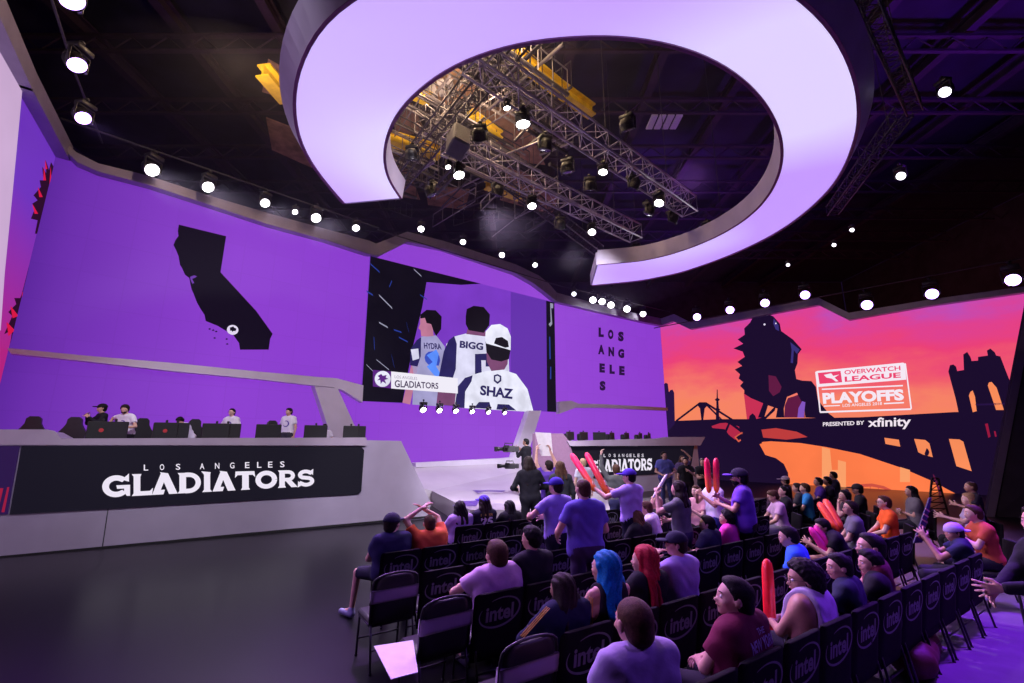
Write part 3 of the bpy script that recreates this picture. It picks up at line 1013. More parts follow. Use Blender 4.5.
def resample(P, n):
    L = [0]
    for a, b in zip(P, P[1:]):
        L.append(L[-1] + (b - a).length)
    out = []
    j = 0
    for i in range(n):
        t = L[-1] * i / (n - 1)
        while j < len(P) - 2 and L[j + 1] < t:
            j += 1
        f = (t - L[j]) / (L[j + 1] - L[j])
        out.append(P[j].lerp(P[j + 1], min(1, max(0, f))))
    for _ in range(2):
        out = [out[0]] + [(out[i - 1] + out[i] * 2 + out[i + 1]) / 4 for i in range(1, n - 1)] + [out[-1]]
    return out


NR = 96
OUT, INN = resample(OUT, NR), resample(INN, NR)
ring = empty('overhead_ring_light', (cx, cy, ZR))
tag(ring, 'huge glowing lavender ring light hanging over the hall', 'ring light')
rl = -ring.location
m_ring = bpy.data.materials.new('ring diffuser glow')
m_ring.use_nodes = True
nt = m_ring.node_tree
b = nt.nodes['Principled BSDF']
tc = nt.nodes.new('ShaderNodeTexCoord')
nz = nt.nodes.new('ShaderNodeTexNoise')
nz.inputs['Scale'].default_value = .17
nz.inputs['Detail'].default_value = 1
cr = nt.nodes.new('ShaderNodeValToRGB')
cr.color_ramp.elements[0].position = .38
cr.color_ramp.elements[0].color = (*srgb(192, 150, 250), 1)
cr.color_ramp.elements[1].position = .6
cr.color_ramp.elements[1].color = (*srgb(222, 208, 255), 1)
nt.links.new(tc.outputs['Object'], nz.inputs['Vector'])
nt.links.new(nz.outputs['Fac'], cr.inputs[0])
nt.links.new(cr.outputs[0], b.inputs['Emission Color'])
b.inputs['Emission Strength'].default_value = 1.0
b.inputs['Base Color'].default_value = (.3, .3, .32, 1)
mb = MB()
vs = []
for p, q in zip(OUT, INN):
    for k in range(5):
        vs.append(p.lerp(q, k / 4))
fs = [(i * 5 + k, i * 5 + k + 1, (i + 1) * 5 + k + 1, (i + 1) * 5 + k) for i in range(NR - 1) for k in range(4)]
mb.add(vs, fs)
o = mb.build('diffuser', m_ring, ring)
o.location = rl
m_sk = mat('ring brushed metal skirt', (.46, .41, .56), rough=.45, metal=.1, noise=.12, scale=1.2)
m_lip = mat('ring dark magenta lip', (.22, .06, .22), rough=.5, noise=.1)


def nrm2(P, i, sgn):
    t = P[min(i + 1, NR - 1)] - P[max(i - 1, 0)]
    v = Vector((t.y, -t.x, 0)).normalized()
    c = P[i] - Vector((cx, cy, ZR))
    c.z = 0
    if v.dot(c) < 0:
        v = -v
    return v * sgn


def skirt(name, P, sgn, prof, m):
    n = len(prof)
    vs = []
    for i in range(NR):
        nn = nrm2(P, i, sgn)
        for (o_, z_) in prof:
            vs.append(P[i] + nn * o_ + Vector((0, 0, z_)))
    fs = [(i * n + k, i * n + (k + 1) % n, (i + 1) * n + (k + 1) % n, (i + 1) * n + k) for i in range(NR - 1) for k in range(n)]
    fs += [tuple(range(n)), tuple((NR - 1) * n + k for k in range(n - 1, -1, -1))]
    ob = MB().add(vs, fs).build(name, m, ring)
    ob.location = rl
    return ob


skirt('outer_lip', OUT, 1, [(0, -.03), (.06, -.03), (.06, .02), (0, .02)], m_lip)
skirt('inner_lip', INN, -1, [(0, -.03), (.06, -.03), (.06, .02), (0, .02)], m_lip)
skirt('outer_skirt', OUT, 1, [(.06, -.02), (.32, .42), (.28, .42), (0, .0)], m_sk)
skirt('inner_skirt', INN, -1, [(.06, -.02), (.12, .48), (.08, .48), (0, .0)], m_sk)
mb = MB()
for i in (0, NR - 1):
    p, q = OUT[i], INN[i]
    e = (OUT[1] - OUT[0]).normalized() if i == 0 else (OUT[-2] - OUT[-1]).normalized()
    mb.prism([p, q, q + Vector((0, 0, .45)), p + Vector((0, 0, .45))], [v - e * .06 for v in (p, q, q + Vector((0, 0, .45)), p + Vector((0, 0, .45)))])
o = mb.build('end_cap', m_sk, ring)
o.location = rl
vs2 = []
for p, q in zip(OUT, INN):
    vs2 += [p + Vector((0, 0, .46)), q + Vector((0, 0, .46))]
o = MB().add(vs2, [(2 * i, 2 * i + 1, 2 * i + 3, 2 * i + 2) for i in range(NR - 1)]).build('top_panel', m_dark, ring)
o.location = rl
m_steel = mat('dark rigging steel', (.06, .055, .07), rough=.45, metal=.5, noise=.15)
for i in range(6, NR - 4, 12):
    p = OUT[i].lerp(INN[i], .5)
    o = MB().tube([p + Vector((0, 0, .45)), Vector((p.x, p.y, 16))], .012, 5).build('hanging_cable', m_steel, ring)
    o.location = rl

# ------------------------------------------------------------------ trusses
m_alu = mat('aluminium truss tube', (.42, .38, .48), rough=.35, metal=.6, noise=.1)
m_alud = mat('black truss tube', (.05, .045, .06), rough=.5, metal=.4, noise=.1)


def truss(name, A_, B_, w, h, label, m, step=None, rc=.028):
    A_, B_ = Vector(A_), Vector(B_)
    root = empty(name, A_)
    tag(root, label, 'truss')
    t = (B_ - A_).normalized()
    sd = Vector((t.y, -t.x, 0)).normalized()
    up = Vector((0, 0, 1))
    L = (B_ - A_).length
    off = [sd * w / 2, -sd * w / 2, sd * w / 2 + up * h, -sd * w / 2 + up * h]
    for q in off:
        MB().tube([q, t * L + q], rc, 8).build('chord', m, root, True)
    n = max(3, int(L / (step or w)))
    for (a, b_) in ((0, 1), (2, 3), (0, 2), (1, 3)):
        mb = MB()
        for i in range(n):
            p = off[a] + t * (L * i / n)
            q = off[b_] + t * (L * (i + 1) / n)
            if i % 2:
                p, q = off[b_] + t * (L * i / n), off[a] + t * (L * (i + 1) / n)
            mb.tube([p, q], rc * .45, 6, False)
            mb.tube([off[a] + t * (L * i / n), off[b_] + t * (L * i / n)], rc * .4, 6, False)
        mb.tube([off[a] + t * L, off[b_] + t * L], rc * .45, 6)
        mb.build('bracing', m, root, True)
    for f in (.15, .5, .85):
        MB().tube([up * h + t * L * f, up * (16 - A_.z) + t * L * f], .01, 5).build('hanging_cable', m_steel, root)
    return root


truss('lighting_truss', at_z(470, 66, 9.2), at_z(690, 214, 9.2), .5, .5, 'long silver box truss crossing the upper part of ring opening', m_alu)
truss('lighting_truss', at_z(446, 150, 9.2), at_z(636, 240, 9.2), .5, .5, 'second silver box truss below the long one inside ring opening', m_alu)
truss('lighting_truss', at_z(395, 190, 10.3), at_z(520, 40, 10.3), .5, .5, 'black box truss running crosswise at the left of ring opening', m_alud)
truss('lighting_truss', at_z(420, 120, 10.8), at_z(600, 255, 10.8), .4, .4, 'thin black truss behind the two silver trusses in ring opening', m_alud)
truss('lighting_truss', at_z(862, -10, 10.2), at_z(915, 113, 10.2), .3, .3, 'dark narrow truss at upper right outside the ring', m_alud, rc=.02)
truss('lighting_truss', at_z(905, 118, 10.2), at_z(833, 215, 10.2), .35, .35, 'dark ladder truss angled toward the ring at right', m_alud, rc=.02)
# curved rail that follows the wall tops and carries the fixtures
for pl, L, zz, lab in ((W1, L1, 10.95, 'black light rail above the left purple wall'), (W2, L2, 10.85, 'black light rail above the video screen wall'), (W3, L3, 10.85, 'black light rail above the LOS ANGELES lettering wall'), (RW, LR, 9.75, 'black light rail above the sunset wall'), (W0, L0, 11.0, 'black light rail above the narrow pink strip'), (W00, L00, 11.0, 'black light rail above the pale panel at far left')):
    o = MB().tube([pl.at(0, zz, .9), pl.at(L, zz, .9)], .03, 8).build('light_rail', m_alud)
    tag(o, lab, 'rail')

# ------------------------------------------------------------------ stage lights
lens_w = mat('lamp lens white', None, emit=(1, .96, 1), estr=22, noise=0)
lens_p = mat('lamp lens violet', None, emit=(.5, .28, 1), estr=9, noise=0)
lens_o = mat('lamp lens switched off', (.10, .10, .12), rough=.15, metal=.3)
lens_s = mat('lamp lens dim', None, emit=(.9, .86, 1), estr=4, noise=0)
TARGET = Vector((1, 7.5, 1.0))


def head_meshes(r):
    hd = MB().lathe([(.35 * r, -1.9 * r), (.8 * r, -1.8 * r), (1.0 * r, -1.2 * r), (1.06 * r, -.2 * r), (1.12 * r, -.1 * r), (1.12 * r, .06 * r), (1.0 * r, .06 * r)], 16)
    ln = MB().lathe([(.98 * r, .055 * r), (.96 * r, .08 * r), (.6 * r, .13 * r), (.01, .15 * r)], 20)
    fins = MB()
    for k in range(5):
        fins.lathe([(1.1 * r, (-1.1 + k * .18) * r), (1.1 * r, (-1.04 + k * .18) * r)], 16)
    yk = MB()
    yk.box((0, 0, 1.75 * r), (2.5 * r, .5 * r, .25 * r), bev=.05 * r)
    for s in (-1, 1):
        yk.box((s * 1.22 * r, 0, .75 * r), (.18 * r, .42 * r, 2.1 * r), bev=.04 * r)
    bs = MB().box((0, 0, 2.2 * r), (2.2 * r, 1.6 * r, .7 * r), bev=.1 * r)
    cl = MB().tube([(0, 0, 2.5 * r), (0, 0, 3.2 * r)], .15 * r, 8)
    cl.lathe([(.3 * r, 3.0 * r), (.34 * r, 3.3 * r), (.2 * r, 3.45 * r)], 10)
    return [x.mesh() for x in (hd, ln, fins, yk, bs, cl)]


HM = {}
m_fix = mat('black fixture shell', (.03, .027, .035), rough=.45, noise=.15)


def fixture(p, r, kind, label, group, target=TARGET, energy=0, spot=40, col=(1, 1, 1), lens=None):
    key = (round(r, 3), kind)
    if key not in HM:
        HM[key] = head_meshes(r)
        lm = {'w': lens_w, 'p': lens_p, 's': lens_s, 'o': lens_o}[kind]
        for me, m in zip(HM[key], (m_fix, lm, m_fix, m_fix, m_fix, m_fix)):
            me.materials.append(m)
            me.polygons.foreach_set('use_smooth', [len(pp_.vertices) == 4 for pp_ in me.polygons])
    hd, ln, fins, yk, bs, cl = HM[key]
    d = (target - Vector(p)).normalized()
    root = empty('hanging_stage_light', p, math.atan2(d.y, d.x) + PI / 2)
    tag(root, label, 'stage light', group)
    ry = link('yoke', yk, None, root)
    link('base', bs, None, root)
    link('clamp', cl, None, root)
    h = link('lamp_head', hd, None, root)
    # tilt of the head: local z turned onto the beam
    loc = Matrix.Rotation(-root.rotation_euler.z, 3, 'Z') @ d
    h.rotation_mode = 'QUATERNION'
    h.rotation_quaternion = loc.to_track_quat('Z', 'Y')
    link('lens', ln, None, h)
    link('cooling_fins', fins, None, h)
    if energy:
        ld = bpy.data.lights.new('beam', 'SPOT')
        ld.energy = energy
        ld.spot_size = R(spot)
        ld.spot_blend = .5
        ld.color = col
        ld.shadow_soft_size = .12
        lo = bpy.data.objects.new('beam', ld)
        COL.objects.link(lo)
        lo.location = Vector(p) + d * (r * .4)
        lo.rotation_euler = d.to_track_quat('-Z', 'Y').to_euler()
    return root


DESK_T = Vector((-6, 11.4, 1.2))
THR_T = Vector((-.6, 16.5, .5))
ORD = ['first', 'second', 'third', 'fourth', 'fifth', 'sixth', 'seventh', 'eighth', 'ninth', 'tenth', 'eleventh', 'twelfth', 'thirteenth', 'fourteenth', 'fifteenth', 'sixteenth', 'seventeenth', 'eighteenth']
# over the left wall and centre wall
back = [(152, 170, .19, 10.3), (208, 187, .17, 10.3), (265, 203, .15, 10.4), (295, 212, .09, 10.4), (316, 218, .17, 10.4), (356, 228, .13, 10.5)]
for i, (x, y, r, z) in enumerate(back):
    fixture(at_z(x, y, z), r, 'w', 'white stage light above left purple wall, %s from the left' % ORD[i], 'white lights above the left purple wall', target=Vector((0, 9, .8)), energy=(900 if i in (0, 1, 2, 4) else 0), spot=50, col=(.95, .85, 1))
for i, (x, y, r, z) in enumerate([(421, 229, .13, 11.1), (463, 242, .12, 10.9), (502, 255, .12, 10.6), (535, 265, .11, 10.7)]):
    fixture(at_z(x, y, z), r, 'w', 'small white light above video screen, %s from the left' % ORD[i], 'lights above the video screen', target=Vector((0, 8, 1)))
for i, (x, y, r, z) in enumerate([(593, 300, .19, 10.5), (602, 301.5, .19, 10.5), (611, 305, .19, 10.4), (627, 309, .2, 10.4), (643, 314, .18, 10.4)]):
    fixture(at_z(x, y, z), r, 'w', 'white light in the row above LOS ANGELES letters, %s from the left' % ORD[i], 'white lights above the lettering wall', target=Vector((2, 10, 1)), energy=(1300 if i in (1, 3) else 0), spot=40, col=(1, .9, 1))
fixture(at_z(574, 294, 10.5), .13, 's', 'dim grey light just left of the white row above lettering', None)
for i, (x, y, r, z) in enumerate([(697, 317, .22, 9.75), (730, 310, .22, 9.7), (765, 303, .22, 9.7), (805, 295, .22, 9.7), (867, 305, .24, 8.95), (932, 294, .24, 8.95), (1013, 280, .25, 8.9)]):
    fixture(at_z(x, y, z), r, 'p', 'violet light above the sunset wall, %s from the left' % ORD[i], 'violet lights above the sunset wall', target=Vector((4, 6, .5)), energy=(1500 if i in (2, 4, 5, 6) else 0), spot=45, col=(.42, .2, 1))
for i, (x, y, r) in enumerate([(72, 0, .19), (77, 65, .17), (83, 118, .16)]):
    fixture(at_z(x, y, 9.9), r, 'p', 'violet light at top left above the pale panel, %s from the top' % ORD[i], 'violet lights at the top left', target=Vector((-2, 8, .3)), energy=350, spot=60, col=(.5, .3, 1))
# on the trusses in the ring opening
tr = [(507, 108, .07, 9.0, 'upper truss, small one at its left end'), (523, 124, .15, 8.9, 'upper truss, brightest near its left end'), (603, 172, .11, 9.0, 'upper truss, middle of its length'), (659, 203, .13, 8.9, 'upper truss, near its right end'),
      (448, 167, .07, 9.0, 'lower truss, small one at its left end'), (459, 175, .14, 8.9, 'lower truss, brightest at its left end'), (532, 206, .12, 8.9, 'lower truss, middle of its length'), (592, 232, .12, 8.9, 'lower truss, near its right end'),
      (707, 230, .12, 8.9, 'ring rim, left of the pair beyond upper truss'), (725, 237, .10, 8.9, 'ring rim, right of the pair beyond upper truss'), (637, 252, .12, 8.9, 'ring rim, left of the pair below lower truss'), (650, 255, .10, 8.9, 'ring rim, right of the pair below lower truss')]
for x, y, r, z, w in tr:
    fixture(at_z(x, y, z), r, 'w', 'white stage light by the ' + w, 'white lights inside the ring opening', target=Vector((1, 9, 0)), energy=(500 if r > .125 else 0), spot=60, col=(1, .92, 1))
for x, y, z, lab in [(834, 245, 9.5, 'tiny beam light right of the ring'), (852, 230, 9.5, 'tiny beam light higher up right of the ring'), (788, 265, 9.5, 'tiny faint light just below the right side of ring'), (901, 176, 9.8, 'dark hanging light at the end of ladder truss'), (945, 92, 10, 'dark hanging light at far upper right')]:
    fixture(at_z(x, y, z), .07 if z < 9.7 else .12, 's', lab, None)
# dark moving heads hung under the trusses, lenses turned down
for i, (x, y) in enumerate([(545, 150), (568, 172), (590, 190), (633, 188), (672, 222), (648, 214), (560, 228), (497, 195), (480, 140), (412, 160), (432, 195), (628, 130)]):
    fixture(at_z(x, y, 8.95), .14, 'o', 'unlit grey moving head on the trusses in the ring opening, %s of them' % ORD[i], 'unlit moving heads on the trusses', target=at_z(x, y, 8.95) + Vector((random.uniform(-.5, .5), random.uniform(.2, 1.2), -1.0)))
# six small lamps under the video screen
for i in range(6):
    x, y = 417.5 + i * 16.2, 410.5 + i * .6
    s_, z_ = W2.hit(x, y)
    fixture(W2.at(s_, z_, .5), .13 - i * .006, 'w', 'small lamp below the video screen, %s from the left' % ORD[i], 'small lamps below the video screen', target=W2.at(s_, z_ - 6, 8))

# hanging loudspeaker in the ring opening
ls = empty('hanging_loudspeaker', at_z(458, 142, 8.9))
tag(ls, 'grey box loudspeaker hanging in the left of ring opening', 'speaker')
ls.rotation_euler = (R(-25), R(12), R(30))
m_spk = mat('grey speaker cabinet', (.12, .11, .15), rough=.6, noise=.1)
MB().box((0, 0, 0), (.42, .45, .75), bev=.03).build('cabinet', m_spk, ls)
MB().box((0, -.235, 0), (.38, .02, .70), bev=.008).build('grille', mat('speaker grille', (.12, .11, .13), rough=.7, noise=.3, scale=60), ls)
MB().tube([(-.23, 0, .3), (-.23, 0, .5), (.23, 0, .5), (.23, 0, .3)], .015).build('bracket', m_steel, ls)

# ------------------------------------------------------------------ roof steel, catwalks and warm-lit boards
m_red = mat('oxide red roof steel', (.020, .007, .022), rough=.7, noise=.3, scale=3)
m_yel = mat('yellow crane beam', (.80, .55, .02), rough=.5, noise=.15, scale=4)
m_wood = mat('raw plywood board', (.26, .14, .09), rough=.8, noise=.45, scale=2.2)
m_pipe = mat('galvanised pipe', (.22, .2, .22), rough=.4, metal=.6, noise=.2)
for k in range(12):
    x = -14 + k * 3.2
    mb = MB()
    mb.box((x, 14, 15.6), (.3, 46, .06)).box((x, 14, 15.2), (.3, 46, .06)).box((x, 14, 15.4), (.05, 46, .4))
    tag(mb.build('roof_girder', m_red), 'dark red roof girder running away from the camera, %s from the left' % ORD[k], 'girder', 'long roof girders')
for k in range(11):
    y = 1 + k * 2.8
    mb = MB()
    mb.box((4, y, 15.0), (46, .14, .1))
    for j in range(40):
        xx = -18 + j * 1.15
        mb.tube([(xx, y, 14.95), (xx + .57, y, 14.45)], .025, 5, False)
        mb.tube([(xx + .57, y, 14.45), (xx + 1.15, y, 14.95)], .025, 5, False)
    mb.box((4, y, 14.42), (46, .12, .08))
    tag(mb.build('roof_joist', m_red), 'dark latticed roof joist across the hall, %s row from the camera' % ORD[k], 'joist', 'latticed roof joists')


def beam_px(name, a, b_, z, w, h, m, lab, cat='beam'):
    P, Q = at_z(*a, z), at_z(*b_, z)
    t = (Q - P).normalized()
    sd = Vector((t.y, -t.x, 0))
    mb = MB()
    up = Vector((0, 0, 1))
    for (ww, z0_, z1_) in ((w, 0, .05), (w * .15, .05, h - .05), (w, h - .05, h)):
        f = [P + sd * ww / 2 + up * z0_, P - sd * ww / 2 + up * z0_, P - sd * ww / 2 + up * z1_, P + sd * ww / 2 + up * z1_]
        mb.prism(f, [v + (Q - P) for v in f])
    o = mb.build(name, m)
    tag(o, lab, cat)
    return o


beam_px('crane_beam', (515, 60), (556, 92), 12.2, .34, .4, m_yel, 'yellow crane beam in ring opening, left of the pair above truss')
beam_px('crane_beam', (556, 92), (592, 117), 12.2, .32, .4, m_yel, 'yellow crane beam in ring opening, right of the pair above truss')
beam_px('crane_beam', (262, 76), (286, 104), 12.0, .4, .4, m_yel, 'yellow beam glimpsed left of the ring')
beam_px('crane_beam', (384, 142), (440, 158), 12.0, .4, .4, m_yel, 'yellow beam low at the left edge of ring opening')
beam_px('crane_beam', (486, 188), (520, 200), 12.4, .35, .4, m_yel, 'short yellow beam behind the lower truss')
beam_px('crane_beam', (470, 118), (500, 140), 12.6, .3, .3, m_yel, 'yellow beam behind the two bright truss lamps')
beam_px('crane_beam', (395, 88), (430, 104), 12.6, .35, .3, m_yel, 'thin yellow beam at upper left of ring opening')
rb = random.Random(11)
for i, (a, b_, c_, d_) in enumerate([((418, 76), (452, 62), (480, 90), (442, 108)), ((392, 110), (412, 104), (424, 130), (396, 140)), ((470, 104), (520, 112), (540, 140), (480, 146)), ((500, 140), (535, 142), (545, 165), (505, 160)), ((384, 150), (405, 160), (420, 200), (395, 196)), ((425, 185), (470, 190), (465, 210), (428, 205)), ((268, 60), (286, 70), (288, 100), (262, 92)), ((266, 118), (292, 128), (312, 168), (272, 150)), ((508, 165), (560, 190), (552, 215), (500, 200))]):
    P = [at_z(*q, 13.2 + .12 * i) for q in (a, b_, c_, d_)]
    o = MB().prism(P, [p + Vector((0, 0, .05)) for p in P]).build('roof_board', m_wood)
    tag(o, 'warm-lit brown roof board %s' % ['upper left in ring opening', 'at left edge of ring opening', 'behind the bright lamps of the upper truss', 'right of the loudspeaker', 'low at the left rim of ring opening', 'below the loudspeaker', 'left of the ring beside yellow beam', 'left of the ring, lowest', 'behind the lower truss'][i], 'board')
# catwalk pipes
for i in range(130):
    x, y = rb.uniform(385, 560), rb.uniform(60, 225)
    if (x - 384) + (y - 60) * .15 < 20:
        continue
    z_ = rb.uniform(10.8, 12.6)
    P = at_z(x, y, z_)
    L = rb.uniform(.8, 3.2)
    if rb.random() < .6:
        d = Vector((.75, .66, 0))
    else:
        d = Vector((-.66, .75, rb.uniform(-.3, .3)))
    mb = MB().tube([P - d * L / 2, P + d * L / 2], rb.choice([.02, .03, .045, .06]), 7)
    if rb.random() < .6:
        u = Vector((0, 0, rb.uniform(.3, .9)))
        mb.tube([P - d * L / 2 + u, P + d * L / 2 + u], .022, 6)
        for k in range(5):
            q = P + d * (L * (k / 4 - .5))
            mb.tube([q, q + u], .014, 5)
    o = mb.build('catwalk_rail', m_pipe if rb.random() < .35 else m_alud)
    tag(o, 'pipe or railing of the catwalk seen through ring opening', 'pipe', 'catwalk pipes above the ring')
for i, (x, y) in enumerate([(437, 88), (664, 122)]):
    P = at_z(x, y, 13.0)
    mb = MB()
    for k in range(4):
        mb.box(P + Vector((k * .28 - .42, 0, 0)), (.22, .7, .06), bev=.01)
    tag(mb.build('duct_grille', mat('pale vent', (.5, .48, .55), rough=.5)), ['pale slatted vent among the warm roof boards at left', 'pale square vent on the dark roof right of truss'][i], 'vent')

# ------------------------------------------------------------------ chairs
RS = math.asin(.552)
U = Vector((.834, .552, 0))
N = Vector((-.552, .834, 0))
m_cover = mat('black stretch chair cover', (.007, .006, .009), rough=.85, noise=.25, scale=8, bump=.1, spec=.12)
m_vinyl = mat('black vinyl seat', (.016, .015, .02), rough=.4, noise=.15, scale=10)
m_cframe = mat('dark chair tube', (.05, .05, .06), rough=.35, metal=.7)
m_logo = mat('grey printed logo', (.15, .13, .19), rough=.6, noise=.08)
m_band = mat('lilac grey cover band', (.30, .24, .36), rough=.7, noise=.08, scale=6)


def rrect(w, h, r, n=5, z0=0):
    pts = []
    for cx_, cz_, a0 in ((w / 2 - r, h - r, 0), (-w / 2 + r, h - r, 90)):
        for i in range(n + 1):
            a = R(a0 + 90 * i / n)
            pts.append((cx_ + r * math.cos(a), z0 + cz_ + r * math.sin(a)))
    pts += [(-w / 2 + .02, z0), (w / 2 - .02, z0)]
    return pts


def back_pt(x, z, o=0):
    """point on the reclined, slightly curved backrest; o > 0 to the rear"""
    t = (z - .44) / .46
    return Vector((x, -.205 - .07 * t + .006 * (x * 2) ** 2 - o, z))


def back_mesh(w=.545, z0=.28, z1=.85, cr=.035):
    mb = MB()
    nx, nz = 12, 12
    vs, fs = [], []
    for side in (0, 1):
        for j in range(nz + 1):
            z = z0 + (z1 - cr - z0) * j / 6 if j < 6 else z1 - cr + cr * math.sin(PI / 2 * (j - 6) / 6)
            t = (z - (z1 - cr)) / cr
            hw = w / 2 - (cr * (1 - math.sqrt(max(0, 1 - t * t))) if t > 0 else 0)
            for i in range(nx + 1):
                x = -hw + 2 * hw * i / nx
                e = min(1, (1 - abs(i / nx * 2 - 1)) * 5) * min(1, (nz - j) * .7 + .15)
                vs.append(back_pt(x, z, (.022 if side else -.022) * (e ** .5)))
    K = (nx + 1) * (nz + 1)
    for j in range(nz):
        for i in range(nx):
            a = j * (nx + 1) + i
            fs.append((a, a + 1, a + nx + 2, a + nx + 1))
            fs.append((K + a, K + a + nx + 1, K + a + nx + 2, K + a + 1))
    for j in range(nz):
        for i in (0, nx):
            a = j * (nx + 1) + i
            b_ = a + nx + 1
            fs.append((a, b_, K + b_, K + a) if i == 0 else (b_, a, K + a, K + b_))
    for i in range(nx):
        for j in (0, nz):
            a = j * (nx + 1) + i
            fs.append((a, K + a, K + a + 1, a + 1) if j == 0 else (a, a + 1, K + a + 1, K + a))
    return mb.add(vs, fs).mesh('backrest')


def chair_logo():
    vs, fs, asp = text_geo('intel', .03)
    mb = MB()
    W_ = .30
    pts = [Vector(back_pt((x - .5) * -W_ * -1 * 1.0, .60 + y * .135, .0255)) for x, y in vs]
    # seen from behind the writing reads left to right: +x is to the right of a viewer behind the chair
    mb.add(pts, fs)
    v2, f2 = [], []
    path = arc(0, 0, .215, .125, 125, -200, 40)
    wd = [.004 + .016 * math.sin(PI * min(1, max(0, i / 40))) ** .7 for i in range(41)]
    path = [(x * 1.0 + z * .25, z) for x, z in path]
    ribbon(path, wd, v2, f2)
    mb.add([back_pt(x, .672 + z, .0255) for x, z in v2], f2)
    return mb.mesh('logo')


CH = {}


def chair_proto():
    CH['back'] = back_mesh()
    CH['back'].materials.append(m_cover)
    CH['logo'] = chair_logo()
    CH['logo'].materials.append(m_logo)
    mb = MB()
    mb.box((0, .02, .43), (.47, .44, .065), bev=.025)
    CH['seat'] = mb.mesh('seat')
    CH['seat'].materials.append(m_vinyl)
    CH['frame'] = MB().tube([(-.22, -.19, .40), (-.22, .22, .40), (.22, .22, .40), (.22, -.19, .40), (-.22, -.19, .40)], .012, 6).tube([(-.22, -.2, .18), (.22, -.2, .18)], .009, 6).tube([(-.22, .19, .18), (.22, .19, .18)], .009, 6).mesh('frame')
    CH['frame'].materials.append(m_cframe)
    for i, (x, y0, y1) in enumerate(((-.22, .19, .23), (.22, .19, .23), (-.22, -.19, -.27), (.22, -.19, -.27))):
        z1 = .42 if y0 > 0 else .46
        CH['leg%d' % i] = MB().tube([(x, y1, 0), (x, y0, z1)], .012, 7).lathe([(.016, 0), (.016, .02)], 8, Matrix.Translation((x, y1, 0))).mesh('leg')
        CH['leg%d' % i].materials.append(m_cframe)
    # plain folding chair: padded back, pale band, rounded tube
    b2 = MB()
    CH['pback'] = back_mesh(.46, .42, .87, .10)
    CH['pback'].materials.append(m_vinyl)
    vs, fs = [], []
    for j, z in enumerate((.62, .645, .67, .695, .72, .745)):
        for i in range(13):
            x = -.245 + .49 * i / 12
            vs.append(back_pt(x, z, .026 + (.004 if j in (2, 4) else 0)))
    for j in range(5):
        for i in range(12):
            a = j * 13 + i
            fs.append((a, a + 1, a + 14, a + 13))
    n = len(vs)
    vs += [back_pt(v.x, v.z, -.03) for v in vs]
    fs += [tuple(n + i for i in reversed(f)) for f in fs]
    for j in range(5):
        for i in (0, 12):
            a = j * 13 + i
            fs.append((a, a + 13, n + a + 13, n + a))
    for i in range(12):
        for j in (0, 5):
            a = j * 13 + i
            fs.append((a, n + a, n + a + 1, a + 1))
    CH['band'] = MB().add(vs, fs).mesh('band')
    CH['band'].materials.append(m_band)
    pt = [back_pt(-.235, .42), back_pt(-.24, .6), back_pt(-.24, .78)] + [back_pt(.24 * math.cos(R(180 - 180 * i / 10)) * 1.0, .79 + .10 * math.sin(R(180 * i / 10)) ** .7) for i in range(1, 10)] + [back_pt(.24, .78), back_pt(.24, .6), back_pt(.235, .42)]
    CH['tube'] = MB().tube(pt, .011, 7).mesh('back_frame')
    CH['tube'].materials.append(m_cframe)
    for k in CH:
        CH[k].polygons.foreach_set('use_smooth', [k not in ('logo',)] * len(CH[k].polygons))


chair_proto()


def chair(x, y, rz, label, group, kind='logo'):
    root = empty('folding_chair', (x, y, 0), rz)
    tag(root, label, 'chair', group)
    link('seat', CH['seat'], None, root)
    if kind == 'logo':
        bk = link('backrest', CH['back'], None, root)
        link('logo', CH['logo'], None, bk)
    else:
        bk = link('backrest', CH['pback'], None, root)
        link('band', CH['band'], None, bk)
        link('back_frame', CH['tube'], None, root)
    link('seat_frame', CH['frame'], None, root)
    for i in range(4):
        link('leg', CH['leg%d' % i], None, root)
    return root


def sn(s, n):
    return U * s + N * n


# seat origin sits .26 in front of the backrest plane
ROWS = {'R6': (4.277, 1.90, -4, 7, 'nearest row'),
        'R5': (2.58, 2.87, -1, 12, 'second row from camera'),
        'R4': (2.475, 3.95, -1, 13, 'third row from camera'),
        'R3': (2.37, 4.94, -1, 12, 'fourth row from camera'),
        'R2': (2.28, 6.0, 0, 10, 'fifth row from camera'),
        'R1': (3.87, 7.13, 0, 7, 'row nearest the stage')}
CHAIRS = []
NUM = ORD
for rk, (s0, n0, k0, k1, nm) in ROWS.items():
    for k in range(k0, k1 + 1):
        p = sn(s0 + .54 * k, n0 + .25)
        i = k - k0
        plain = (rk in ('R3', 'R4', 'R5') and k == -1)
        if plain:
            lab = 'black padded chair with a pale band, left end of the ' + nm
        else:
            lab = 'black logo chair, %s from left in the %s' % (NUM[i], nm)
        chair(p.x, p.y, RS + random.uniform(-.012, .012), lab, 'chairs in the ' + nm, 'plain' if plain else 'logo')
        CHAIRS.append((p.x, p.y))
F2 = [(5.74, 10.01), (6.07, 10.35), (6.42, 10.70), (6.77, 11.05), (7.12, 11.40), (7.47, 11.75)]
for i, (x, y) in enumerate(F2):
    chair(x - .18, y + .18, R(45), 'black covered chair in the far right block, %s from its near end' % ORD[i], 'chairs of the far right block')
    CHAIRS.append((x - .18, y + .18))
F1 = [(4.2, 11.05), (4.6, 11.4), (5.0, 11.75)]
for i, (x, y) in enumerate(F1):
    chair(x - .18, y + .18, R(42), 'black covered chair behind the jersey fan with sticks, %s from the left' % ORD[i], 'chairs behind the jersey fan')
    CHAIRS.append((x - .18, y + .18))
F3 = [(5.45, 11.1), (5.8, 11.42), (6.15, 11.74)]
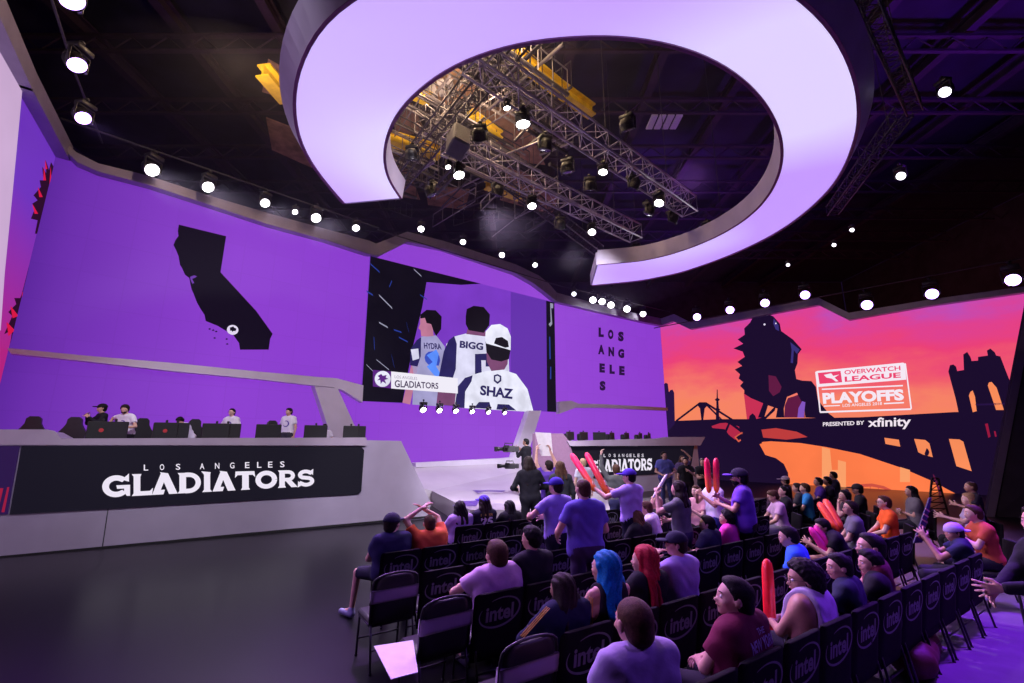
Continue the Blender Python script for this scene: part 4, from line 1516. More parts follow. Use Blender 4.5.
for i, (x, y) in enumerate(F3):
    chair(x - .18, y + .18, R(45), 'black covered chair beyond the man in purple shirt, %s from the left' % ORD[i], 'chairs beyond the man in purple')
    CHAIRS.append((x - .18, y + .18))

# ------------------------------------------------------------------ figures grown as smooth distance fields
def sd_cone(P, a, b, ra, rb, sq=None):
    a = np.array(a); b = np.array(b)
    if sq is not None:
        q = np.array(sq)
        P = P / q; a = a / q; b = b / q
    ab = b - a
    L2_ = max(float(ab @ ab), 1e-9)
    t = np.clip(((P - a) @ ab) / L2_, 0, 1)
    d = np.linalg.norm(P - a - t[..., None] * ab, axis=-1) - (ra + (rb - ra) * t)
    if sq is not None:
        d = d * min(sq)
    return d


def sd_ell(P, c, r, M=None):
    Q = P - np.array(c)
    if M is not None:
        Q = Q @ M          # M columns: local axes
    r = np.array(r)
    k0 = np.linalg.norm(Q / r, axis=-1)
    k1 = np.linalg.norm(Q / (r * r), axis=-1) + 1e-9
    return k0 * (k0 - 1) / k1


class Field:
    """list of primitives blended smoothly; each may be cut by planes"""
    def __init__(s):
        s.p = []

    def cone(s, a, b, ra, rb, k=.03, cut=None, sq=None):
        m = max(ra, rb) * (max(sq) if sq else 1)
        lo = np.minimum(a, b) - m
        hi = np.maximum(a, b) + m
        s.p.append(('c', (tuple(a), tuple(b), ra, rb, sq), k, cut, lo, hi))

    def ell(s, c, r, k=.02, M=None, cut=None):
        m = max(r)
        s.p.append(('e', (tuple(c), tuple(r), M), k, cut, np.array(c) - m, np.array(c) + m))

    def mesh(s, h, disp=None, cutall=None):
        lo = np.min([q[4] for q in s.p], axis=0) - 2.5 * h
        hi = np.max([q[5] for q in s.p], axis=0) + 2.5 * h
        n = np.ceil((hi - lo) / h).astype(int) + 1
        Fd = np.full(n, .5, dtype=np.float32)
        for kind, ar, k, cut, plo, phi in s.p:
            mg = k + 2.0 * h
            i0 = np.maximum(np.floor((plo - mg - lo) / h).astype(int), 0)
            i1 = np.minimum(np.ceil((phi + mg - lo) / h).astype(int) + 1, n)
            gx, gy, gz = [lo[i] + h * np.arange(i0[i], i1[i]) for i in range(3)]
            G = np.stack(np.meshgrid(gx, gy, gz, indexing='ij'), axis=-1)
            d = sd_cone(G, *ar) if kind == 'c' else sd_ell(G, *ar)
            if cut is not None:
                for (c, nn) in cut:
                    d = np.maximum(d, (G - np.array(c)) @ np.array(nn))
            sl = tuple(slice(i0[i], i1[i]) for i in range(3))
            f = Fd[sl]
            if k > 0:
                hh = np.clip(.5 + .5 * (f - d) / k, 0, 1)
                Fd[sl] = f * (1 - hh) + d * hh - k * hh * (1 - hh)
            else:
                Fd[sl] = np.minimum(f, d)
        if disp is not None or cutall is not None:
            G = np.stack(np.meshgrid(*[lo[i] + h * np.arange(n[i]) for i in range(3)], indexing='ij'), axis=-1)
            if disp is not None:
                Fd = Fd + disp(G)
            if cutall is not None:
                for (c, nn) in cutall:
                    Fd = np.maximum(Fd, (G - np.array(c)) @ np.array(nn))
        return nets(Fd, lo, h)


CORN = [(i, j, k) for i in (0, 1) for j in (0, 1) for k in (0, 1)]
EDG = [(a, b) for a in range(8) for b in range(a + 1, 8) if sum(abs(CORN[a][i] - CORN[b][i]) for i in range(3)) == 1]


def nets(Fd, lo, h):
    Fd[0] = Fd[-1] = 1; Fd[:, 0] = Fd[:, -1] = 1; Fd[:, :, 0] = Fd[:, :, -1] = 1
    nx, ny, nz = Fd.shape
    S = Fd < 0
    cnt = sum(S[i:nx - 1 + i, j:ny - 1 + j, k:nz - 1 + k].astype(np.int8) for i, j, k in CORN)
    act = np.argwhere((cnt > 0) & (cnt < 8))
    if len(act) == 0:
        return np.zeros((0, 3)), np.zeros((0, 4), int)
    idx = np.full((nx - 1, ny - 1, nz - 1), -1, dtype=np.int32)
    idx[tuple(act.T)] = np.arange(len(act))
    V = [Fd[act[:, 0] + i, act[:, 1] + j, act[:, 2] + k] for i, j, k in CORN]
    acc = np.zeros((len(act), 3)); c = np.zeros(len(act))
    for a, b in EDG:
        fa, fb = V[a], V[b]
        m = (fa < 0) != (fb < 0)
        t = np.where(m, fa / np.where(m, fa - fb, 1), 0)
        pa, pb = np.array(CORN[a]), np.array(CORN[b])
        acc += m[:, None] * (pa + t[:, None] * (pb - pa))
        c += m
    verts = lo + h * (act + acc / c[:, None])
    quads = []
    for ax in range(3):
        o1, o2 = [(1, 2), (2, 0), (0, 1)][ax]
        sl0 = [slice(1, -1)] * 3; sl1 = [slice(1, -1)] * 3
        sl0[ax] = slice(0, -1); sl1[ax] = slice(1, None)
        A_ = S[tuple(sl0)]; B_ = S[tuple(sl1)]
        e = np.argwhere(A_ != B_)
        if not len(e):
            continue
        e_in = A_[tuple(e.T)]
        base = e.copy()
        for q in range(3):
            if q != ax:
                base[:, q] += 1
        d1 = np.zeros(3, int); d2 = np.zeros(3, int)
        d1[o1] = 1; d2[o2] = 1
        q = [idx[tuple((base - d1 - d2).T)], idx[tuple((base - d2).T)], idx[tuple(base.T)], idx[tuple((base - d1).T)]]
        Q = np.stack(q, axis=1)
        Q[~e_in] = Q[~e_in][:, ::-1]
        quads.append(Q)
    return verts, np.concatenate(quads)


def np_mesh(name, parts):
    """parts: [(verts, quads, material_index)]"""
    vs, qs, mi = [], [], []
    b = 0
    for v, q, m in parts:
        if not len(v):
            continue
        vs.append(v); qs.append(q + b); mi.append(np.full(len(q), m)); b += len(v)
    v = np.concatenate(vs).astype(np.float32); q = np.concatenate(qs).astype(np.int32); mi = np.concatenate(mi)
    me = bpy.data.meshes.new(name)
    me.vertices.add(len(v)); me.vertices.foreach_set('co', v.ravel())
    me.loops.add(q.size); me.loops.foreach_set('vertex_index', q.ravel())
    me.polygons.add(len(q))
    me.polygons.foreach_set('loop_start', np.arange(0, q.size, 4, dtype=np.int32))
    me.polygons.foreach_set('material_index', mi.astype(np.int32))
    me.polygons.foreach_set('use_smooth', np.ones(len(q), bool))
    me.update(calc_edges=True)
    return me


SK = {'a': (.56, .33, .25), 'b': (.42, .23, .16), 'c': (.22, .11, .075), 'p': (.66, .42, .35)}
HC = {'black': (.008, .007, .009), 'dark': (.018, .012, .010), 'brown': (.07, .035, .02), 'fair': (.32, .2, .10), 'blue': (.0, .16, .42), 'red': (.34, .012, .03), 'grey': (.12, .10, .10), 'blond': (.5, .36, .22)}


def cloth(col):
    return mat('cloth %.3f %.3f %.3f' % col, col, rough=.85, noise=.10, scale=9, bump=.25, spec=.2)


def V3(*a):
    return np.array(a, float)


def rotx(p, c, a):
    ca, sa = math.cos(a), math.sin(a)
    q = p - c
    return c + V3(q[0], q[1] * ca + q[2] * sa, -q[1] * sa + q[2] * ca)


def ik(S, T, l1, l2, hint):
    d = T - S
    L = np.linalg.norm(d)
    if L > (l1 + l2) * .985:
        T = S + d / L * (l1 + l2) * .985
        d = T - S; L = np.linalg.norm(d)
    if L < .12:
        T = S + d / L * .12
        d = T - S; L = .12
    a = (l1 * l1 - l2 * l2 + L * L) / (2 * L)
    hh = math.sqrt(max(0, l1 * l1 - a * a))
    u = d / L
    hp = hint - u * (hint @ u)
    hp /= max(np.linalg.norm(hp), 1e-6)
    return S + u * a + hp * hh, T


def hand(fd, W_, f, n, curl, sx, fine):
    """palm, four unequal fingers with two bends, thumb from the side of the palm"""
    f = f / np.linalg.norm(f)
    n = n - f * (n @ f); n /= np.linalg.norm(n)
    s = np.cross(f, n) * sx
    k = .006
    for o in (-.024, -.008, .008, .024):
        fd.cone(W_ + f * .02 + s * o * .7, W_ + f * .088 + s * o * 1.05, .0135, .0125, .012)
    fr = .0088 if fine else .0098
    for o, L in zip((-.031, -.0105, .0105, .031), (.066, .079, .085, .076)):
        p = W_ + f * .09 + s * o
        d = f
        sp = s * o * .9
        for j, (w, c_) in enumerate(((.42, .55), (.32, .9), (.26, .7))):
            a = curl * c_
            d = d * math.cos(a) + np.cross(s * sx, d) * -math.sin(a) * sx * 1.0 if False else d * math.cos(a) + n * math.sin(a)
            n_ = np.cross(np.cross(d, n), d)
            q = p + (d / np.linalg.norm(d)) * L * w + sp * w
            fd.cone(p, q, fr * (1 - .06 * j), fr * (.94 - .07 * j), k)
            p = q
    tb = W_ + f * .03 + s * .03
    td = f * .62 + s * .66 + n * .42
    td /= np.linalg.norm(td)
    q = tb + td * .038
    fd.cone(tb, q, .0135, .0115, .010)
    td2 = f * .9 + s * (.25) + n * .3
    fd.cone(q, q + td2 / np.linalg.norm(td2) * .032, .0112, .0088, k)


def person(nm, place, rz, lab, shirt=(.3, .2, .5), pants=(.02, .02, .03), skin='a', hair='short', hc='dark', sleeve='t',
           seated=True, L='lap', Rr='lap', yaw=0, pitch=0, lean=0, build=1.0, cap=None, capback=False, curl=.5, glasses=False, beard=False,
           group=None, htop=None, footz=0.0, shortpants=False, legs=None, palms=None, collar=None, hs=1.0, extra=None, cat='person'):
    """place = ('row', px, py, n) head top on the row at distance n, or ('at', px, py, ztop), or ('Y', px, py, Y)"""
    px, py = place[1], place[2]
    r = ray(px, py)
    if place[0] == 'row':
        t = place[3] / (r[0] * N.x + r[1] * N.y)
    elif place[0] == 'Y':
        t = place[3] / r[1]
    else:
        t = (place[3] - H) / r[2]
    top = Vector((r[0] * t, r[1] * t, H + r[2] * t))
    dist = top.length
    z0 = .56 if seated else .96
    leanr, yawr, pitr = R(lean), R(yaw), R(pitch)
    nominal = z0 + .755 * math.cos(leanr) ** .8
    if seated:
        k = (top.z - footz - z0) / (nominal - z0)
        k = min(1.16, max(.74, k))
        sc = 1.0
        kz = k
    else:
        sc = (top.z - footz) / nominal
        sc = min(1.16, max(.86, sc))
        kz = 1.0
    B = build
    P0 = V3(0, 0, z0)
    fine = dist < 5.2
    h = .0115 if dist < 3.6 else .014 if dist < 6.5 else .019 if dist < 11 else .024

    def up(x, y, z):           # upper-body point relative to the pelvis, leaned
        return rotx(P0 + V3(x, y, z * kz), P0, leanr)
    shx = .178 * (.6 + .4 * B)
    pel = [up(-.075 * B, 0, .02), up(.075 * B, 0, .02)]
    bel = [up(-.07 * B, .01 * B, .17), up(.07 * B, .01 * B, .17)]
    che = [up(-.09 * B, .0, .34), up(.09 * B, .0, .34)]
    sh = {-1: up(-shx, -.01, .455), 1: up(shx, -.01, .455)}
    nb, nt_ = up(0, -.012, .47), up(0, .012, .585)
    hc_ = up(0, .025, .655)
    # head frame
    cy_, sy_ = math.cos(yawr), math.sin(yawr)
    Rz = np.array([[cy_, -sy_, 0], [sy_, cy_, 0], [0, 0, 1]])
    pt = pitr - leanr * .6
    cp_, sp_ = math.cos(pt), math.sin(pt)
    Rx = np.array([[1, 0, 0], [0, cp_, -sp_], [0, sp_, cp_]])
    HM_ = Rz @ Rx          # columns = head axes

    def hp(x, y, z):
        return hc_ + HM_ @ (V3(x, y, z) * hs)
    body = Field()

    def torso(f, g, k=.05):
        f.cone(*pel, (.125 + g) * B ** .7, (.125 + g) * B ** .7, k, sq=(1, .86, 1))
        f.cone(*bel, (.112 + g) * B, (.112 + g) * B, k, sq=(1, .88, 1.15))
        f.cone(*che, (.118 + g) * (.4 + .6 * B), (.118 + g) * (.4 + .6 * B), k, sq=(1, .84, 1.1))
        f.cone(sh[-1] * .8 + sh[1] * .2 + V3(0, 0, .0), sh[1] * .8 + sh[-1] * .2, .074 + g, .074 + g, k)
        f.cone(nb - (nb - sh[-1]) * .5, nb + (nt_ - nb) * .12, .055 + g, .05 + g * .6, k)
        f.cone(nb - (nb - sh[1]) * .5, nb + (nt_ - nb) * .12, .055 + g, .05 + g * .6, k)
    torso(body, -.012)
    body.cone(nb, nt_, .054 * (.5 + .5 * B), .052, .035)
    # head: cranium, jaw, chin, nose, brow, lips, ears
    e = lambda c, r_, k=.012: body.ell(hp(*c), tuple(v * hs for v in r_), k, M=HM_)
    e((0, -.008, .022), (.074, .094, .080), 0.02)
    e((0, .030, -.034), (.056, .062, .066), .03)
    e((0, .066, -.080), (.024, .020, .019), .02)
    e((0, .086, -.006), (.011, .012, .026), .012)
    e((0, .101, -.024), (.014, .014, .011), .010)
    e((0, .078, .022), (.046, .014, .010), .014)
    e((0, .088, -.050), (.022, .009, .008), .008)
    for s in (-1, 1):
        e((s * .044, .062, -.022), (.019, .018, .017), .016)
        e((s * .081, -.004, -.006), (.010, .021, .033), .006)
    # arms
    arms = {}
    for s, spec in ((-1, L), (1, Rr)):
        Sx = sh[s]
        hint = V3(s * .7, -.35, -.7)
        n = V3(-s, 0, 0)
        ch = curl
        if spec == 'lap':
            T = P0 + V3(s * .07, .30, .10); n = V3(0, -.2, -1); hint = V3(s * 1, -.4, -.3)
        elif spec == 'knee':
            T = P0 + V3(s * .13, .38, .07); n = V3(0, 0, -1); hint = V3(s * 1, -.3, -.3)
        elif spec == 'side':
            T = P0 + V3(s * .27, .05, -.08)
        elif spec == 'clap':
            T = Sx + V3(-s * .15, .30, -.10); n = V3(-s, .0, 0); ch = .15
        elif spec == 'cross':
            T = Sx + V3(-s * .20, .24, -.24); n = V3(0, -1, 0)
        elif spec == 'up':
            T = Sx + V3(s * .05, .10, .52); hint = V3(s * 1, .3, 0)
        elif spec == 'chin':
            T = up(s * .04, .16, .50); hint = V3(s * .6, .2, -1); n = V3(0, -1, 0); ch = 1.0
        else:
            T = Sx + V3(s * spec[0], spec[1], spec[2])
            if len(spec) > 3:
                hint = V3(s * spec[3][0], spec[3][1], spec[3][2])
            if len(spec) > 4:
                n = V3(s * spec[4][0], spec[4][1], spec[4][2])
        E_, T = ik(Sx, T, .285, .255, hint)
        arms[s] = (Sx, E_, T, n, ch)
        body.cone(Sx, E_, .047 * B ** .5, .039, .03)
        body.cone(E_, T, .040, .026, .012)
    # legs
    lg = {}
    for s in (-1, 1):
        if legs and s in legs:
            hp_, kn, an, toe = [V3(*q) for q in legs[s]]
        elif seated:
            hp_, kn, an, toe = V3(s * .09, .02, z0 - .01), V3(s * .13, .44, .50), V3(s * .13, .42, .09), V3(s * .15, .60, .035)
        else:
            hp_, kn, an, toe = V3(s * .09, 0, z0 - .03), V3(s * .11, .03, .50), V3(s * .12, -.02, .09), V3(s * .14, .15, .035)
        lg[s] = (hp_, kn, an, toe)
        body.cone(hp_, kn, .080 * B ** .4, .050, .04)
        body.cone(kn, an, .052, .034, .02)
        body.cone(an, toe, .035, .026, .015)
    v, q = body.mesh(h)
    parts = [(v, q, 0)]
    hh_ = .0062 if fine else .0075 if dist < 8 else .010
    if dist < 16:
        for s in (-1, 1):
            Sx, E_, T, n, ch = arms[s]
            hf = Field()
            d = (T - E_) / np.linalg.norm(T - E_)
            hf.cone(T - d * .05, T + d * .02, .0275, .023, .0)
            hand(hf, T, d, n, ch, s, fine)
            v, q = hf.mesh(hh_)
            parts.append((v, q, 0))
    else:
        for s in (-1, 1):
            Sx, E_, T, n, ch = arms[s]
            hf = Field()
            d = (T - E_) / np.linalg.norm(T - E_)
            hand(hf, T, d, n, ch, s, False)
            v, q = hf.mesh(.011)
            parts.append((v, q, 0))
    me = np_mesh('person', parts)
    root = link('person', me, mat('skin ' + skin, SK[skin], rough=.5, noise=.08, scale=20, bump=.05))
    tag(root, lab, cat, group)

    def part(name, f, m, hh=None, disp=None, cutall=None, parent=None):
        v, q = f.mesh(hh or h, disp, cutall)
        if not len(v):
            return None
        return link(name, np_mesh(name, [(v, q, 0)]), m, parent or root)
    seed = (hash(nm) % 97) if False else sum(ord(c_) for c_ in nm)
    fold = lambda G: .0045 * np.sin(G[..., 2] * 38 + 3 * np.sin(G[..., 0] * 14 + seed) + 4 * G[..., 1]) * np.sin(G[..., 0] * 17 + G[..., 2] * 9 + seed)
    # shirt
    f = Field()
    torso(f, .010, .055)
    for s in (-1, 1):
        Sx, E_, T, n, ch = arms[s]
        if sleeve == 'none':
            continue
        if sleeve == 't':
            q_ = Sx + (E_ - Sx) * .62
            d = (E_ - Sx) / np.linalg.norm(E_ - Sx)
            f.cone(Sx, Sx + (E_ - Sx) * .75, .064 * B ** .5, .066 * B ** .3, .04, cut=[(q_, d)])
        else:
            f.cone(Sx, E_, .060 * B ** .5, .052, .04)
            f.cone(E_, T - (T - E_) * .06, .052, .040, .03)
    cuts = []
    if sleeve == 'none':
        pass
    hem = -.10 if not seated else -.06
    nd = np.array(up(0, 0, 1)) - np.array(up(0, 0, 0)); nd = nd / np.linalg.norm(nd)
    cuts.append((up(0, 0, hem / kz), -nd))
    if sleeve == 'none':
        for s in (-1, 1):
            cuts.append((sh[s] - V3(s * .035, 0, 0), V3(s, 0, .15) / 1.011))
    sm = cloth(shirt)
    so = part('shirt', f, sm, disp=fold, cutall=cuts)
    if collar:
        f = Field()
        c0 = nb + (nt_ - nb) * .34
        f.cone(c0 - V3(.03, .0, 0), c0 + V3(.03, 0, 0), .066, .066, 0, sq=(1, .95, .5))
        part('collar', f, cloth(collar), parent=so)
    # trousers
    f = Field()
    f.cone(*pel, .134 * B ** .7, .134 * B ** .7, .05, sq=(1, .88, 1))
    for s in (-1, 1):
        hp_, kn, an, toe = lg[s]
        if shortpants:
            d = (kn - hp_) / np.linalg.norm(kn - hp_)
            f.cone(hp_, kn, .094 * B ** .4, .075, .04, cut=[(kn - d * .02, d)])
        else:
            f.cone(hp_, kn, .092 * B ** .4, .066, .04)
            f.cone(kn, an, .064, .050, .03)
    part('shorts' if shortpants else 'trousers', f, cloth(pants), disp=fold, cutall=[(up(0, 0, .10), nd), (V3(0, 0, .07), V3(0, 0, -1))])
    for s in (-1, 1):
        hp_, kn, an, toe = lg[s]
        f = Field()
        f.cone(V3(an[0], an[1] - .03, an[2] - .045), toe + V3(0, .01, .008), .044, .038, .02)
        f.cone(an, V3(an[0], an[1], an[2] - .03), .045, .045, .02)
        part('shoe', f, mat('shoe dark', (.03, .03, .05), rough=.5) if not shortpants else mat('shoe grey', (.2, .22, .35), rough=.5), hh=.014, cutall=[(V3(0, 0, max(0.0, an[2] - .09)), V3(0, 0, -1))])
    # hair
    rnd_ = lambda a, fr: (lambda G: a * np.sin(G[..., 0] * fr + seed) * np.sin(G[..., 1] * fr * 1.1 + 1) * np.sin(G[..., 2] * fr * .9 + 2))
    hcol = HC[hc]
    hm = mat('hair ' + hc, hcol, rough=.6, noise=.3, scale=60, bump=.4, spec=.15)
    hres = min(h, .0115 if dist < 9 else .017)

    def plane(c, n):           # head-local half-space to remove
        n = np.array(n, float); n /= np.linalg.norm(n)
        return (hp(*c), HM_ @ n)
    if hair != 'bald' and not (cap and hair == 'short0'):
        f = Field()
        g = {'short': .010, 'buzz': .0035, 'curly': .030, 'long': .014, 'messy': .020, 'bun': .012, 'bob': .018}.get(hair, .012)
        f.ell(hp(0, -.014, .026), ((.076 + g) * hs, (.094 + g) * hs, (.082 + g) * hs), .01, M=HM_, cut=[plane((0, .052, .058), (0, .80, -.60))])
        f.ell(hp(0, -.045, -.03), ((.066 + g * .6) * hs, (.058 + g) * hs, (.060 + g * .5) * hs), .02, M=HM_)
        if hair in ('short', 'messy', 'curly'):
            f.ell(hp(0, .012, .092), ((.050 + g * .6) * hs, .058 * hs, (.014 + g) * hs), .02, M=HM_)
            for s in (-1, 1):
                f.cone(hp(s * .071, .012, .03), hp(s * .070, .012, -.01), .012, .008, .01)
        cutall = None
        if hair in ('long', 'bob'):
            Ld = .30 if hair == 'long' else .13
            for x_, r_ in ((-.066, .042), (0, .052), (.066, .042)):
                a_ = hp(x_, -.05, -.02)
                b_ = hp(x_ * 1.15, -.06, -.10)
                c_ = b_ + V3(x_ * .3, -.06 - .02 * abs(lean) / 20, -Ld) + V3(*(HM_ @ V3(0, -.01, 0)))
                f.cone(a_, b_, r_, r_ + .008, .03)
                f.cone(b_, c_, r_ + .010, r_ * .55, .03)
            for s in (-1, 1):
                f.cone(hp(s * .074, .0, .03), hp(s * .082, .0, -.09), .020, .024, .03)
        amp = {'curly': (.010, 95), 'messy': (.006, 85), 'long': (.004, 70), 'short': (.0022, 110), 'bob': (.004, 80)}.get(hair, (.001, 80))
        if hair == 'long' or hair == 'bob':
            dsp = lambda G: .005 * np.sin(G[..., 0] * 120 + 6 * np.sin(G[..., 2] * 12 + seed)) * (G[..., 2] > 0)
        else:
            dsp = rnd_(*amp)
        part('hair', f, hm, hh=hres, disp=dsp)
    if beard:
        f = Field()
        f.ell(hp(0, .034, -.050), (.060 * hs, .064 * hs, .056 * hs), .01, M=HM_, cut=[plane((0, 0, -.046), (0, -.25, 1))])
        part('beard', f, hm, hh=hres, disp=rnd_(.002, 110))
    if cap:
        f = Field()
        f.ell(hp(0, -.012, .030), (.095 * hs, .114 * hs, .100 * hs), 0, M=HM_, cut=[plane((0, 0, .022), (0, -.12, -1))])
        f.ell(hp(0, -.012, .122), (.009, .009, .006), .004, M=HM_)
        cm = cloth(cap)
        co = part('cap', f, cm, hh=min(h, .013))
        f = Field()
        s = -1 if capback else 1
        f.ell(hp(0, s * .125, .036 if s > 0 else .02), (.074 * hs, .078 * hs, .014 * hs), 0, M=HM_, cut=[plane((0, s * .075, 0), (0, -s, 0))])
        part('brim', f, cloth(extra['brim']) if extra and 'brim' in extra else cm, hh=min(h, .011), parent=co)
    # eyes, brows, mouth where the face can be seen at all
    fx = MB(); br = MB(); ir = MB(); mo = MB()
    for s in (-1, 1):
        T4 = Matrix.Translation(Vector(hp(s * 0.030, .0755, .004)))
        pr = [(.0125 * math.sin(PI * i / 6) * hs + 1e-5, -.0125 * math.cos(PI * i / 6) * hs) for i in range(7)]
        ey = MB().lathe(pr, 10, T4)
        eo = ey.build('eye', mat('eye white', (.75, .72, .72), rough=.25), root, True)
        T5 = Matrix.Translation(Vector(hp(s * .030, .0822, .004)))
        pr = [(.0066 * math.sin(PI * i / 5) + 1e-5, -.0066 * math.cos(PI * i / 5)) for i in range(6)]
        MB().lathe(pr, 8, T5).build('iris', mat('eye dark', (.015, .01, .01), rough=.2), eo, True)
        if fine or dist < 12:
            bb = Field()
            bb.cone(hp(s * .014, .0905, .026), hp(s * .048, .080, .028), .0045, .003, 0)
            part('eyebrow', bb, hm, hh=.0045)
    f = Field()
    f.cone(hp(-.022, .088, -.0515), hp(.022, .088, -.0515), .0062, .0062, 0)
    f.cone(hp(-.006, .096, -.0495), hp(.006, .096, -.0495), .0055, .0055, .004)
    part('lips', f, mat('lips', (.36, .12, .11), rough=.45), hh=.005)
    if glasses:
        g_ = MB()
        for s in (-1, 1):
            cc = [Vector(hp(s * .032 + .024 * math.cos(a), .104 - abs(math.cos(a)) * .004, .004 + .018 * math.sin(a))) for a in [2 * PI * i / 14 for i in range(15)]]
            g_.tube(cc, .0022, 5)
            g_.tube([Vector(hp(s * .056, .100, .010)), Vector(hp(s * .078, .0, .006))], .0022, 5)
        g_.tube([Vector(hp(-.009, .104, .008)), Vector(hp(.009, .104, .008))], .0022, 5)
        g_.build('glasses', mat('black acetate', (.01, .01, .012), rough=.3), root, True)
    # stand the figure so that the crown of the head meets its place
    crown = np.array(hp(0, -.01, .10))
    rzr = R(rz)
    M = Matrix.Rotation(rzr, 3, 'Z')
    off = M @ Vector((crown[0], crown[1], 0)) * sc
    root.location = (top.x - off.x, top.y - off.y, footz)
    root.rotation_euler = (0, 0, rzr)
    root.scale = (sc, sc, sc)
    Mw = Matrix.Translation(root.location) @ Matrix.Rotation(rzr, 4, 'Z') @ Matrix.Scale(sc, 4)
    info = {'root': root, 'Mw': Mw, 'shirt': so, 'up': up, 'arms': arms, 'z0': z0, 'seated': seated, 'top': top}
    for s in (-1, 1):
        Sx, E_, T, n, ch = arms[s]
        d = (T - E_) / np.linalg.norm(T - E_)
        nn = n - d * (n @ d); nn /= np.linalg.norm(nn)
        info['hand%d' % s] = Mw @ Vector(T + d * .075 + nn * .022)
        info['dir%d' % s] = (Mw.to_3x3() @ Vector(d)).normalized()
    return info


def back_print(info, t, w, hgt, zc, m, name='print', bold=.03, xoff=0, arcing=0):
    """writing printed on the back of a shirt, laid onto the cloth"""
    so = info['shirt']
    me = so.data
    bv = BVHTree.FromPolygons([v.co.copy() for v in me.vertices], [tuple(p.vertices) for p in me.polygons])
    vs, fs, _ = text_geo(t, bold)
    import bmesh
    bm = bmesh.new()
    vv = [bm.verts.new((x, y, 0)) for x, y in vs]
    for f in fs:
        try:
            bm.faces.new([vv[i] for i in f])
        except ValueError:
            pass
    bmesh.ops.subdivide_edges(bm, edges=[e for e in bm.edges if e.calc_length() > .12], cuts=2, use_grid_fill=True)
    bmesh.ops.triangulate(bm, faces=bm.faces)
    up = info['up']
    for v in bm.verts:
        x = (v.co.x - .5) * w + xoff
        z = zc + (v.co.y - .5) * hgt - arcing * (x / w * 2) ** 2
        p = up(x, -.5, z)
        q = up(x, 0, z)
        d = Vector(q - p).normalized()
        hit = bv.ray_cast(Vector(p), d)
        if hit[0] is not None:
            v.co = hit[0] - d * .004
        else:
            v.co = Vector(up(x, -.13, z))
    me2 = bpy.data.meshes.new(name)
    bm.to_mesh(me2)
    bm.free()
    return link(name, me2, m, so)


# ------------------------------------------------------------------ the people
LIL = (.42, .30, .62)
PURP = (.16, .07, .45)
DPUR = (.10, .04, .32)
BLACK = (.012, .012, .018)
NAV = (.02, .025, .06)
INFO = {}


def pr(nm, *a, **k):
    INFO[nm] = person(nm, *a, **k)
    return INFO[nm]


n6, n5, n4, n3, n2, n1 = 2.12, 3.09, 4.17, 5.16, 6.22, 7.36
# row nearest the camera
pr('collar', ('row', 634, 607, n6), 20, 'person with cropped hair in lilac collared shirt, bottom centre, seen from behind', shirt=(.40, .34, .60), hair='buzz', hc='brown', skin='a', collar=(.42, .36, .62), yaw=5, build=1.3, hs=1.28, pants=BLACK)
pr('maroon', ('row', 737, 585, n6 - .05), 38, 'person in maroon T-shirt with NEW YORK lettering on the back', shirt=(.13, .012, .045), hair='short', hc='black', skin='a', yaw=42, pitch=8, build=1.4, hs=1.2)
pr('tank', ('row', 803, 572, n6 + .06), 40, 'broad person with thick curly hair in a white tank top', shirt=(.42, .38, .55), sleeve='none', hair='curly', hc='black', skin='b', yaw=38, pitch=-4, build=1.6, hs=1.25, Rr='lap', glasses=True)
pr('dk45', ('row', 838, 557, n6 - .02), 45, 'dark-haired person in black shirt right of the tank top wearer', shirt=NAV, hair='short', hc='black', skin='a', yaw=35, lean=5)
pr('dk46', ('row', 870, 561, n6 - .02), 45, 'person with messy dark hair lit red on the cheek, black shirt', shirt=BLACK, hair='messy', hc='black', skin='a', yaw=35, lean=5)
pr('trucker', ('row', 954, 533, n6), 50, 'person in pale backward-looking trucker cap and navy shirt raising both hands', shirt=NAV, hair='short', hc='dark', skin='b', yaw=32, cap=(.42, .36, .62), capback=True,
   L=(-.02, .34, .06, (.4, -.1, -1)), Rr=(-.20, .34, .02, (.6, 0, -1)), lean=6)
# second row
pr('adidas', ('row', 562, 578, n5), 30, 'person with long dark hair in navy track jacket with gold stripes', shirt=(.012, .016, .05), sleeve='l', hair='long', hc='dark', skin='b', yaw=15, L='knee', lean=4)
pr('blue', ('row', 606, 557, n5), 30, 'person with long bright blue hair and dark sleeveless top', shirt=BLACK, sleeve='none', hair='long', hc='blue', skin='a', yaw=20, hs=1.22)
pr('red', ('row', 645, 551, n5 + .1), 30, 'person with long red hair beside the blue-haired one', shirt=BLACK, hair='long', hc='red', skin='a', yaw=28, Rr='lap', hs=1.18)
pr('raglan', ('row', 676, 534, n5 + .12), 32, 'person in lilac raglan shirt and dark cap, one hand at chin', shirt=(.34, .26, .62), hair='short', hc='dark', skin='a', yaw=48, cap=(.02, .02, .05), L=(-.05, .22, .04, (1, 0, -.8)), build=1.1)
pr('blueT', ('at', 786, 528, 1.22), 52, 'person in bright blue T-shirt with short black hair', shirt=(.03, .14, .75), hair='short', hc='black', skin='a', yaw=15, pitch=-5, lean=10, build=1.1, L='lap')
pr('pinkst', ('row', 822, 533, n5 + .35), 75, 'leaning person with glasses holding a pair of pink inflatable sticks', shirt=BLACK, hair='short', hc='black', skin='a', yaw=5, lean=26, glasses=True, L=(-.1, .30, -.12), Rr=(-.1, .26, -.16))
pr('beard', ('row', 871, 538, n6), 55, 'bearded person in dark red shirt looking left, head above the back row', shirt=(.10, .012, .03), hair='short', hc='black', skin='a', yaw=22, pitch=4, beard=True, hs=1.2, build=1.2)
